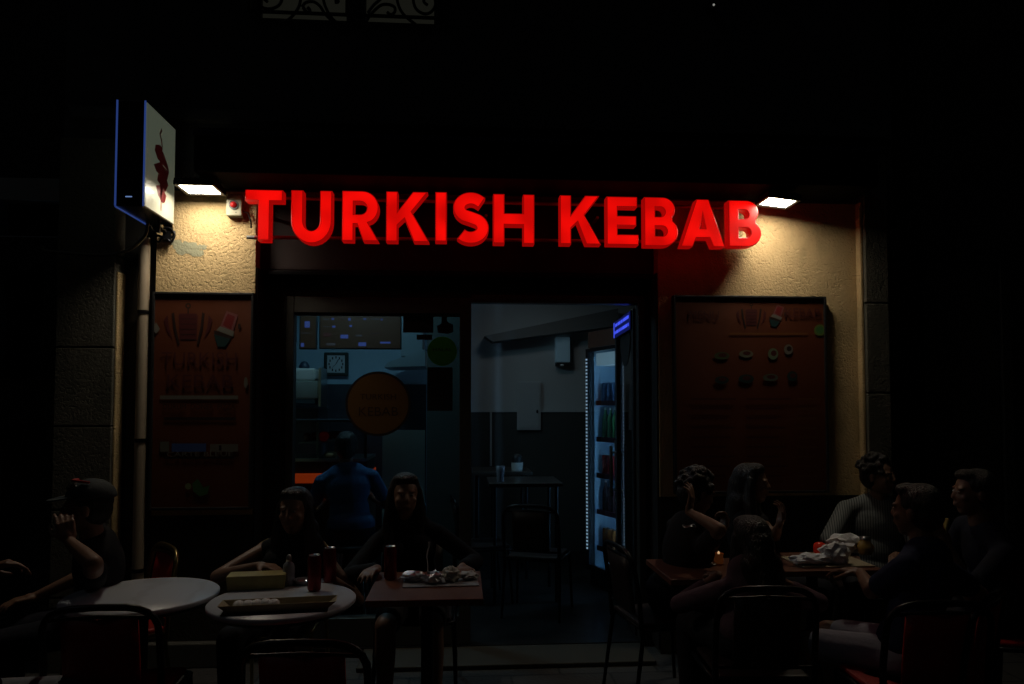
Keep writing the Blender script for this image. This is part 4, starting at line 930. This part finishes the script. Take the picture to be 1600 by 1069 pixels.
def hair_mat(hcol):
    m = mat('hair_%d' % int(hcol[0] * 1000), hcol, .38, spec=.6); n = m.node_tree
    if 'Bump' in n.nodes: return m
    tc = [x for x in n.nodes if x.type == 'TEX_COORD'][0]; mp = n.nodes.new('ShaderNodeMapping'); mp.inputs['Scale'].default_value = (1, 1, .07)
    no = n.nodes.new('ShaderNodeTexNoise'); no.inputs['Scale'].default_value = 160; no.inputs['Detail'].default_value = 3; bp = n.nodes.new('ShaderNodeBump'); bp.inputs['Distance'].default_value = .012
    n.links.new(tc.outputs['Object'], mp.inputs[0]); n.links.new(mp.outputs[0], no.inputs['Vector']); n.links.new(no.outputs[0], bp.inputs['Height']); n.links.new(bp.outputs[0], n.nodes['Principled BSDF'].inputs['Normal']); return m
def person(label, base, face, head, hair='short', hcol=(.012, .009, .008), skin=(.20, .105, .065), shirt=(.01, .01, .012), pants=(.02, .02, .025), sleeve=.55, short_legs=False,
           R_=None, L_=None, hturn=0, htilt=(0, 0), standing=False, hz=None, shirt_mat=None, pants_mat=None, group=None, shoe=(.02, .02, .02), male=True, cap=None, R_arm=None, L_arm=None, knees=None, vox=.0055):
    """base: world (x,y) under the hips, face: degrees (0 = away from the camera), head: world head centre; R_/L_: (world wrist, pole vec local, finger dir local, palm normal local, curl)"""
    rz = R(face); M = Matrix.Translation((base[0], base[1], 0)) @ Matrix.Rotation(rz, 4, 'Z'); Mi = M.inverted()
    hc = Mi @ Vector(head)
    hz = hz or (.53 if not standing else .93)
    hip = Vector((0, 0, hz)); neck = hc + Vector((0, -.035, -.15)); chest = hip.lerp(neck, .62) + Vector((0, -.015, 0)); 
    up = (neck - hip).normalized(); rt = Vector((1, 0, 0)); rt = (rt - up * rt.dot(up)).normalized()
    sw = .185 if male else .165
    mb, sh, pt = MB(), MB(), MB(); g_ = .011
    waist = hip.lerp(neck, .28)
    k = 1 if male else .9
    def both(ms, fn):
        for mm, infl in ms: fn(mm, infl)
    def torso(mm, i):
        rot = Matrix((rt, up.cross(rt), up)).transposed()
        mm.ell(chest + up * .03, (.155 * k + i, .105 * k + i, .17 + i), rot); mm.ell(waist + up * .02, (.14 * k + i, .10 * k + i, .16 + i), rot)
        mm.ell(chest + up * .12, (.15 * k + i, .085 * k + i, .10 + i), rot)
        mm.capsule(neck - up * .03 + rt * -.06, neck - up * .075 - rt * (sw - .03), .05 * k + i, .048 * k + i); mm.capsule(neck - up * .03 + rt * .06, neck - up * .075 + rt * (sw - .03), .05 * k + i, .048 * k + i)
        if not male:
            for q in (-1, 1): mm.ell(chest + up * .02 + rt * q * .07 + Vector((0, .085, 0)), (.06 + i, .05 + i, .06 + i))
    both([(mb, 0), (sh, g_)], torso)
    both([(mb, 0), (pt, g_), ], lambda mm, i: mm.ell(hip + Vector((0, -.01, .02)), (.165 * k + i, .125 + i, .12 + i)))
    sh.ell(hip + Vector((0, -.01, .06)), (.165 * k + g_ * 1.4, .125 + g_ * 1.4, .11))
    # neck + head
    mb.capsule(neck - up * .02, hc + Vector((0, -.02, -.06)), .056 * k, .05 * k)
    Hm = Matrix.Translation(hc) @ Euler((R(htilt[0]), R(htilt[1]), R(hturn))).to_matrix().to_4x4()
    hb = MB(); hb.T = Hm
    hb.ell((0, -.015, .03), (.076, .095, .088)); hb.ell((0, .018, -.02), (.062, .072, .085)); hb.ell((0, .040, -.078), (.034, .034, .030)); hb.ell((0, .0, -.055), (.054, .06, .05))
    hb.capsule((0, .078, .026), (0, .096, -.014), .008, .0105); hb.ell((0, .090, -.018), (.0155, .012, .009))
    for q in (-1, 1):
        hb.ell((q * .030, .072, .030), (.022, .014, .007)); hb.ell((q * .040, .058, -.018), (.020, .018, .018)); hb.ell((q * .078, -.008, -.005), (.010, .018, .030)); hb.ell((q * .027, .070, .012), (.012, .012, .009))
    hb.ell((0, .084, -.048), (.021, .011, .006)); hb.ell((0, .082, -.058), (.018, .011, .006))
    mb.v += hb.v; off = len(mb.v) - len(hb.v); mb.f += [[i + off for i in f] for f in hb.f]
    # arms
    for sd, spec in ((1, R_), (-1, L_)):
        S_ = neck - up * .085 + rt * sd * sw
        if spec is None: spec = (M @ Vector((sd * .13, .30, hz + .12)), Vector((sd * .6, -.5, -.6)), Vector((-sd * .3, 1, -.1)), Vector((0, 0, -1)), .3)
        Wt, pole, fd, nr, cl = spec; Wt = Mi @ Vector(Wt)
        pole = (Mi @ Vector(pole[1]) - (S_ + Wt) / 2) if isinstance(pole, tuple) else pole
        El, Wt = ik(S_, Wt, .285 * (.95 if not male else 1), .25 * (.95 if not male else 1), Vector(pole))
        a1, a2, a3, a4 = (.048, .038, .036, .024) if male else (.041, .033, .032, .021)
        mb.capsule(S_, El, a1, a2); mb.capsule(El, El.lerp(Wt, .35), a2, a3); mb.capsule(El.lerp(Wt, .35), Wt, a3, a4)
        hand(mb, Wt, Vector(fd), Vector(nr), -sd, cl, 1.0 if male else .92)
        if sleeve > 0:
            f1 = min(1, sleeve * 2 if sleeve < .5 else 1); 
            e_ = S_.lerp(El, min(1, sleeve / .5)); sh.capsule(S_, e_, a1 + g_, a1 - (a1 - a2) * min(1, sleeve / .5) + g_ * 1.3)
            if sleeve > .5:
                w2 = El.lerp(Wt, (sleeve - .5) / .5); sh.capsule(El, El.lerp(w2, .4), a2 + g_, a3 + g_); sh.capsule(El.lerp(w2, .4), w2, a3 + g_, a4 + g_ + .004)
    # legs
    shoes = []
    for i_, sd in enumerate((1, -1)):
        Hp = hip + Vector((sd * .09, .02, -.01))
        if standing: Kn = Vector((sd * .10, .02, .50)); An = Vector((sd * .11, -.02, .09))
        else:
            kx = knees[i_] if knees else sd * .12
            Kn = Vector((kx, .42, hz - .03)); An = Vector((kx * 1.05, .38 if hz < .6 else .30, hz - .44))
        mb.capsule(Hp, Kn, .080 * k, .055); mb.capsule(Kn, Kn.lerp(An, .35), .054, .054); mb.capsule(Kn.lerp(An, .35), An, .054, .034); mb.capsule(An + Vector((0, -.02, -.03)), An + Vector((0, .13, -.055)), .036, .026)
        if short_legs: pt.capsule(Hp, Hp.lerp(Kn, .8), .080 * k + g_, .062 + g_)
        else: pt.capsule(Hp, Kn, .080 * k + g_, .056 + g_); pt.capsule(Kn, Kn.lerp(An, .35), .056 + g_, .055 + g_); pt.capsule(Kn.lerp(An, .35), An + Vector((0, 0, .0)), .055 + g_, .045 + g_)
        sm = MB(); sm.capsule(An + Vector((0, -.035, -.045)), An + Vector((0, .14, -.052)), .045, .038); sm.capsule(An + Vector((0, -.03, -.04)), An + Vector((0, -.01, .0)), .045, .046)
        for v in sm.v: v.z = max(v.z, .004)
        shoes.append(sm)
    col = 'skin_%d' % int(skin[0] * 100)
    SK = mat(col, skin, .5, var=.08, vscale=30)
    body = remesh(mb, 'person', vox, SK, loc=(base[0], base[1], 0), rz=rz, smooth=5)
    tag(body, label, 'person', group)
    sm_ = shirt_mat or mat('cloth_%d_%d_%d' % tuple(int(c * 200) for c in shirt), shirt, .85, bump=.014, bscale=9, spec=.2)
    pm_ = pants_mat or mat('cloth_%d_%d_%d' % tuple(int(c * 200) for c in pants), pants, .85, bump=.014, bscale=9, spec=.2)
    remesh(sh, 'shirt', .009, sm_, body, smooth=4); remesh(pt, 'shorts' if short_legs else 'trousers', .010, pm_, body, smooth=4)
    for s_ in shoes: remesh(s_, 'shoe', .009, mat('shoe_leather', shoe, .5), body, smooth=3)
    # eyes
    EW = mat('eye', (.35, .33, .3), .2); 
    for q in (-1, 1):
        e = MB(); e.T = Hm; e.ell((q * .028, .081, .013), (.0095, .006, .0045), n=12); e.cur = 1; e.ell((q * .028, .0855, .013), (.0042, .003, .0042), n=10); e.build('eye', [EW, mat('iris', (.02, .012, .008), .15)], body)
    # hair
    hm = hair_mat(hcol); h = MB(); h.T = Hm
    h.ell((0, -.028, .042), (.086, .096, .090)); h.ell((0, -.045, .0), (.080, .075, .085))
    if hair == 'short': h.ell((0, .030, .098), (.06, .05, .03))
    if hair == 'curly':
        rn = random.Random(int(base[0] * 100))
        for _ in range(60):
            a = rn.uniform(0, 2 * math.pi); el = rn.uniform(-.2, 1.5); r = (.092, .10, .095)
            x, y, z = r[0] * math.cos(el) * math.cos(a), r[1] * math.cos(el) * math.sin(a) - .028, r[2] * math.sin(el) + .045
            if y > .045 and z < .09: continue
            h.ell((x, y, z), (rn.uniform(.012, .022),) * 3, n=8)
    if hair == 'long':
        h.ell((0, .012, .092), (.070, .062, .040))
        for q in (-1, 1):
            h.capsule((q * .070, -.005, .03), (q * .088, .0, -.15), .026, .036); h.capsule((q * .088, .0, -.15), (q * .085, .035, -.33), .036, .024)
        h.capsule((0, -.07, .0), (0, -.085, -.20), .075, .085); h.capsule((-.045, -.08, -.1), (-.05, -.09, -.36), .06, .04); h.capsule((.045, -.08, -.1), (.05, -.09, -.36), .06, .04)
    if hair == 'bun': h.ell((0, -.12, .07), (.045, .045, .045))
    if hair == 'tied': h.ell((0, .012, .092), (.070, .062, .040)); h.capsule((0, -.11, .02), (0, -.14, -.16), .035, .02)
    remesh(h, 'hair', .006 if hair != 'long' else .008, hm, body, smooth=2)
    if cap:
        cp = MB(); cp.T = Hm
        n_ = 24; rs = []
        for kk in range(9):
            a = math.pi / 2 * kk / 8; rs.append([(.098 * math.cos(a) * math.cos(2 * math.pi * i / n_) + 0, .112 * math.cos(a) * math.sin(2 * math.pi * i / n_) - .025, .052 + .092 * math.sin(a)) for i in range(n_)])
        cp.rings([[Vector(p) for p in r] for r in rs])
        co = remesh(cp, 'cap', .006, mat('cap_cloth', cap, .8, bump=.002, bscale=60), body, smooth=2)
        br = MB(); br.T = Hm; pts = [Vector((-.085, .055, .060))] + [Vector((-.085 * math.cos(math.pi * q / 10), .075 + .085 * math.sin(math.pi * q / 10), .056 - .014 * math.sin(math.pi * q / 10))) for q in range(11)] + [Vector((.085, .055, .060))]
        br.prism(pts, (0, 0, .007)); br.build('brim', mat('cap_cloth', cap, .8), co, .002)
        lg = MB(); lg.T = Hm; lg.tube([(-.07, -.02, .130), (-.045, .035, .1375), (0, .055, .137), (.045, .035, .1375)], .006, 8); lg.build('piping', mat('red_piping', (.4, .02, .02), .6), co)
    print('torso length', label[:30], round((neck - hip).length, 3))
    return body
V = Vector
def hp(px, py, d): return P(px, py, d - 4.7)
def bp(px, d): v = P(px, 900, d - 4.7); return (v.x, v.y)
# A: man with cap at left, hand raised to the face
A_ = person('man in a dark cap with a red line, hand raised to his face', bp(160, 3.85), 112, hp(133, 795, 3.62), cap=(.02, .03, .035), shirt=(.010, .010, .012), sleeve=.24, vox=.005,
       R_=None, L_=(hp(108, 846, 3.44), ('E', hp(170, 905, 3.22)), V((.25, .25, 1)), V((1, .1, .2)), .55), pants=(.02, .02, .03))
chair('brass tube chair behind the man in the cap', V((*bp(178, 3.98), 0)), 128, BRASS)
# B: far left person
person('person in black at the far left edge with bare knees in pale shorts', bp(-60, 2.72), -62, hp(-52, 760, 2.90), shirt=(.009, .008, .009), pants=(.28, .30, .34), short_legs=True, sleeve=.5, knees=(.14, -.05), skin=(.20, .11, .07),
       R_=(hp(-30, 892, 2.9), V((.5, -.6, -.8)), V((.1, 1, .25)), V((0, 0, -1)), .5), L_=(hp(-110, 960, 2.7), V((-.5, -.6, -.8)), V((.1, 1, .0)), V((0, 0, -1)), .5))
chair('black chair at the far left edge under the person with bare knees', V((*bp(-62, 2.70), 0)), -62)
# C: woman behind round table, elbow on table
person('dark haired woman in a sleeveless black top behind the round table with cans', bp(452, 3.98), 172, hp(460, 800, 3.86), hair='long', male=False, sleeve=.0, shirt=(.010, .010, .012),
       R_=(hp(404, 884, 3.70), ('E', hp(345, 905, 3.70)), V((-1, .3, 0)), V((0, 0, -1)), .3), L_=(hp(520, 905, 3.75), V((-.6, -.3, -.8)), V((.7, .8, -.1)), V((0, 0, -1)), .4), skin=(.21, .11, .07))
chair('brass tube chair behind the woman in the sleeveless top', V((*bp(437, 4.06), 0)), 178, BRASS)
# D: woman with long hair
person('woman with long dark hair in black behind the square brown table', bp(652, 4.16), 178, hp(633, 775, 4.08), hair='long', male=False, sleeve=.92, shirt=(.008, .008, .01), pants=(.02, .02, .022), short_legs=True, hturn=12,
       R_=(hp(590, 888, 3.78), V((1, -.3, -.6)), V((.35, 1, 0)), V((0, 0, -1)), .35), L_=(hp(722, 886, 3.80), V((-1, -.3, -.6)), V((-.2, 1, 0)), V((0, 0, -1)), .35), skin=(.24, .13, .085))
chair('black chair under the long haired woman at the square table', V((*bp(652, 4.2), 0)), 180, dark=True)
# E1: hand on forehead
person('person with curly hair resting the forehead on one hand at the brown table', bp(1052, 4.02), -78, hp(1090, 772, 3.96), hair='curly', male=False, sleeve=.34, shirt=(.02, .018, .02), htilt=(-18, 0),
       R_=(hp(1076, 800, 3.78), V((.3, .5, -1)), V((.0, .25, 1)), V((-.5, -.4, .1)), .35), L_=(hp(1128, 832, 4.0), V((-.3, .4, -1)), V((0, .3, 1)), V((0, -1, .2)), .9), skin=(.20, .11, .07))
chair('dark chair of the person resting the forehead on one hand', V((*bp(1030, 4.04), 0)), -80, dark=True)
# E2
person('person facing right with one hand lifted, sitting under the wide menu board', bp(1168, 4.4), -120, hp(1176, 757, 4.28), hair='long', hcol=(.02, .016, .014), male=False, sleeve=.22, shirt=(.012, .012, .014),
       L_=(hp(1217, 822, 4.0), V((-.3, .5, -1)), V((.0, .25, 1)), V((.4, -.6, .2)), .45), R_=(hp(1160, 866, 4.0), V((.5, .2, -1)), V((-.2, 1, 0)), V((0, 0, -1)), .3), skin=(.20, .11, .07))
chair('dark chair of the person facing right under the menu board', V((*bp(1163, 4.45), 0)), -125, dark=True)
# E3 long hair from behind
person('person seen from behind with long dark hair in a mauve top at the brown table', bp(1176, 3.30), 8, hp(1172, 848, 3.40), hair='long', male=False, sleeve=.8, shirt=(.11, .065, .08), htilt=(-8, 0), hcol=(.015, .011, .01),
       R_=(hp(1215, 905, 3.5), V((1, -.2, -.6)), V((-.3, 1, 0)), V((0, 0, -1)), .3), L_=(hp(1120, 900, 3.56), V((-1, -.2, -.6)), V((.3, 1, 0)), V((0, 0, -1)), .3))
# E4 striped shirt
def stripe_mat():
    m = mat('striped_shirt', (.4, .41, .4), .8, bump=.003, bscale=25); n = m.node_tree; b = n.nodes['Principled BSDF']
    tc = [x for x in n.nodes if x.type == 'TEX_COORD'][0]; w = n.nodes.new('ShaderNodeTexWave'); w.inputs['Scale'].default_value = 22; w.bands_direction = 'X'; w.inputs['Distortion'].default_value = 1.0
    r = n.nodes.new('ShaderNodeValToRGB'); r.color_ramp.elements[0].color = (.05, .06, .06, 1); r.color_ramp.elements[0].position = .25; r.color_ramp.elements[1].color = (.20, .21, .20, 1); r.color_ramp.elements[1].position = .45
    n.links.new(tc.outputs['Object'], w.inputs[0]); n.links.new(w.outputs[1], r.inputs[0]); n.links.new(r.outputs[0], b.inputs['Base Color']); return m
person('man with curly hair in a pale striped shirt behind the tray of papers', bp(1362, 4.48), 158, hp(1374, 745, 4.42), hair='curly', hturn=55, sleeve=.7, shirt_mat=stripe_mat(), pants=(.03, .03, .035),
       R_=(hp(1325, 868, 4.15), V((1, -.2, -.6)), V((-.2, 1, 0)), V((0, 0, -1)), .3), L_=(hp(1400, 868, 4.15), V((-.6, -.2, -1)), V((.2, 1, 0)), V((0, 0, -1)), .3))
chair('dark chair of the man in the striped shirt', V((*bp(1362, 4.5), 0)), 160, dark=True)
# E5 back to camera navy
person('man in a navy shirt and pale shorts seen from behind at the right', bp(1420, 3.10), 38, hp(1430, 800, 3.12), hair='short', sleeve=.35, shirt=(.018, .024, .06), pants=(.34, .33, .38), short_legs=True, hcol=(.014, .012, .012),
       L_=(hp(1345, 895, 3.45), V((-1, -.3, -.7)), V((.1, 1, 0)), V((0, 0, -1)), .4), R_=(hp(1462, 900, 3.5), V((1, -.3, -.6)), V((-.3, 1, 0)), V((0, 0, -1)), .4))
chair('black chair turned toward the tray table under the man in the navy shirt', V((*bp(1440, 3.02), 0)), 38)
# E6
person('man at the right edge holding a striped sandwich box', bp(1560, 3.62), 78, hp(1520, 772, 3.55), hair='short', sleeve=.4, shirt=(.016, .017, .026), hcol=(.02, .018, .018),
       L_=(hp(1478, 850, 3.38), V((-.3, .3, -1)), V((.0, .7, .8)), V((.8, .2, .3)), .6), R_=(hp(1480, 846, 3.7), V((.4, .3, -1)), V((-.1, .7, .8)), V((-.8, .2, .3)), .6))
chair('black hoop back chair at the right frame edge', V((*bp(1588, 3.55), 0)), 75)
# F inside
person('person in a blue shirt on a stool at the counter inside, seen from behind', bp(548, 5.55), 12, hp(541, 700, 5.62), hair='short', sleeve=.3, shirt=(.06, .14, .28), pants=(.02, .02, .03), hz=.68,
       L_=(hp(522, 770, 5.85), V((-1, -.6, -.8)), V((.1, 1, .1)), V((0, 0, -1)), .3), R_=(hp(570, 770, 5.85), V((1, -.6, -.8)), V((-.1, 1, .1)), V((0, 0, -1)), .3))
st_ = empty('bar_stool', 'low stool under the person in the blue shirt at the counter', 'stool', (*bp(548, 5.53), .034))
MB().lathe([(.15, .51), (.165, .52), (.165, .55), (.15, .56)], 28).build('seat', BLACKP, st_)
for k in range(4):
    a = R(45 + 90 * k); MB().tube([(.11 * math.cos(a), .11 * math.sin(a), .515), (.18 * math.cos(a), .18 * math.sin(a), 0)], .011, 8).build('leg', CHROME, st_)
# sandwich box in E6's hand
c = hp(1470, 822, 3.45); E = empty('sandwich_box', 'red striped sandwich box held by the man at the right edge', 'sandwich box', c)
m = MB(); m.T = Matrix.Rotation(R(-16), 4, 'Y'); m.box((-.035, -.02, -.075), (.005, .025, .07)); m.build('box', mat('red_box', (.35, .02, .02), .5), E, .004)
m = MB(); m.T = Matrix.Rotation(R(-16), 4, 'Y')
for k in range(5): m.box((-.036, -.0215, -.06 + k * .022), (-.005, -.0205, -.052 + k * .022))
m.build('stripes', PAPER, E)
m = MB(); m.T = Matrix.Rotation(R(14), 4, 'Y'); m.box((.014, -.02, -.08), (.026, .02, .045)); m.build('bread', mat('bread_edge', (.5, .4, .12), .6), E, .005)
# bracelet
x = tag(MB().tube([Vector((.034 * math.cos(a), .034 * math.sin(a), .004 * math.sin(3 * a))) for a in [2 * math.pi * k / 20 for k in range(20)]], .003, 6, True).build('bracelet', CHROME), 'thin silver bracelet on the raised forearm at the brown table', 'bracelet'); x.location = hp(1077, 822, 3.80)
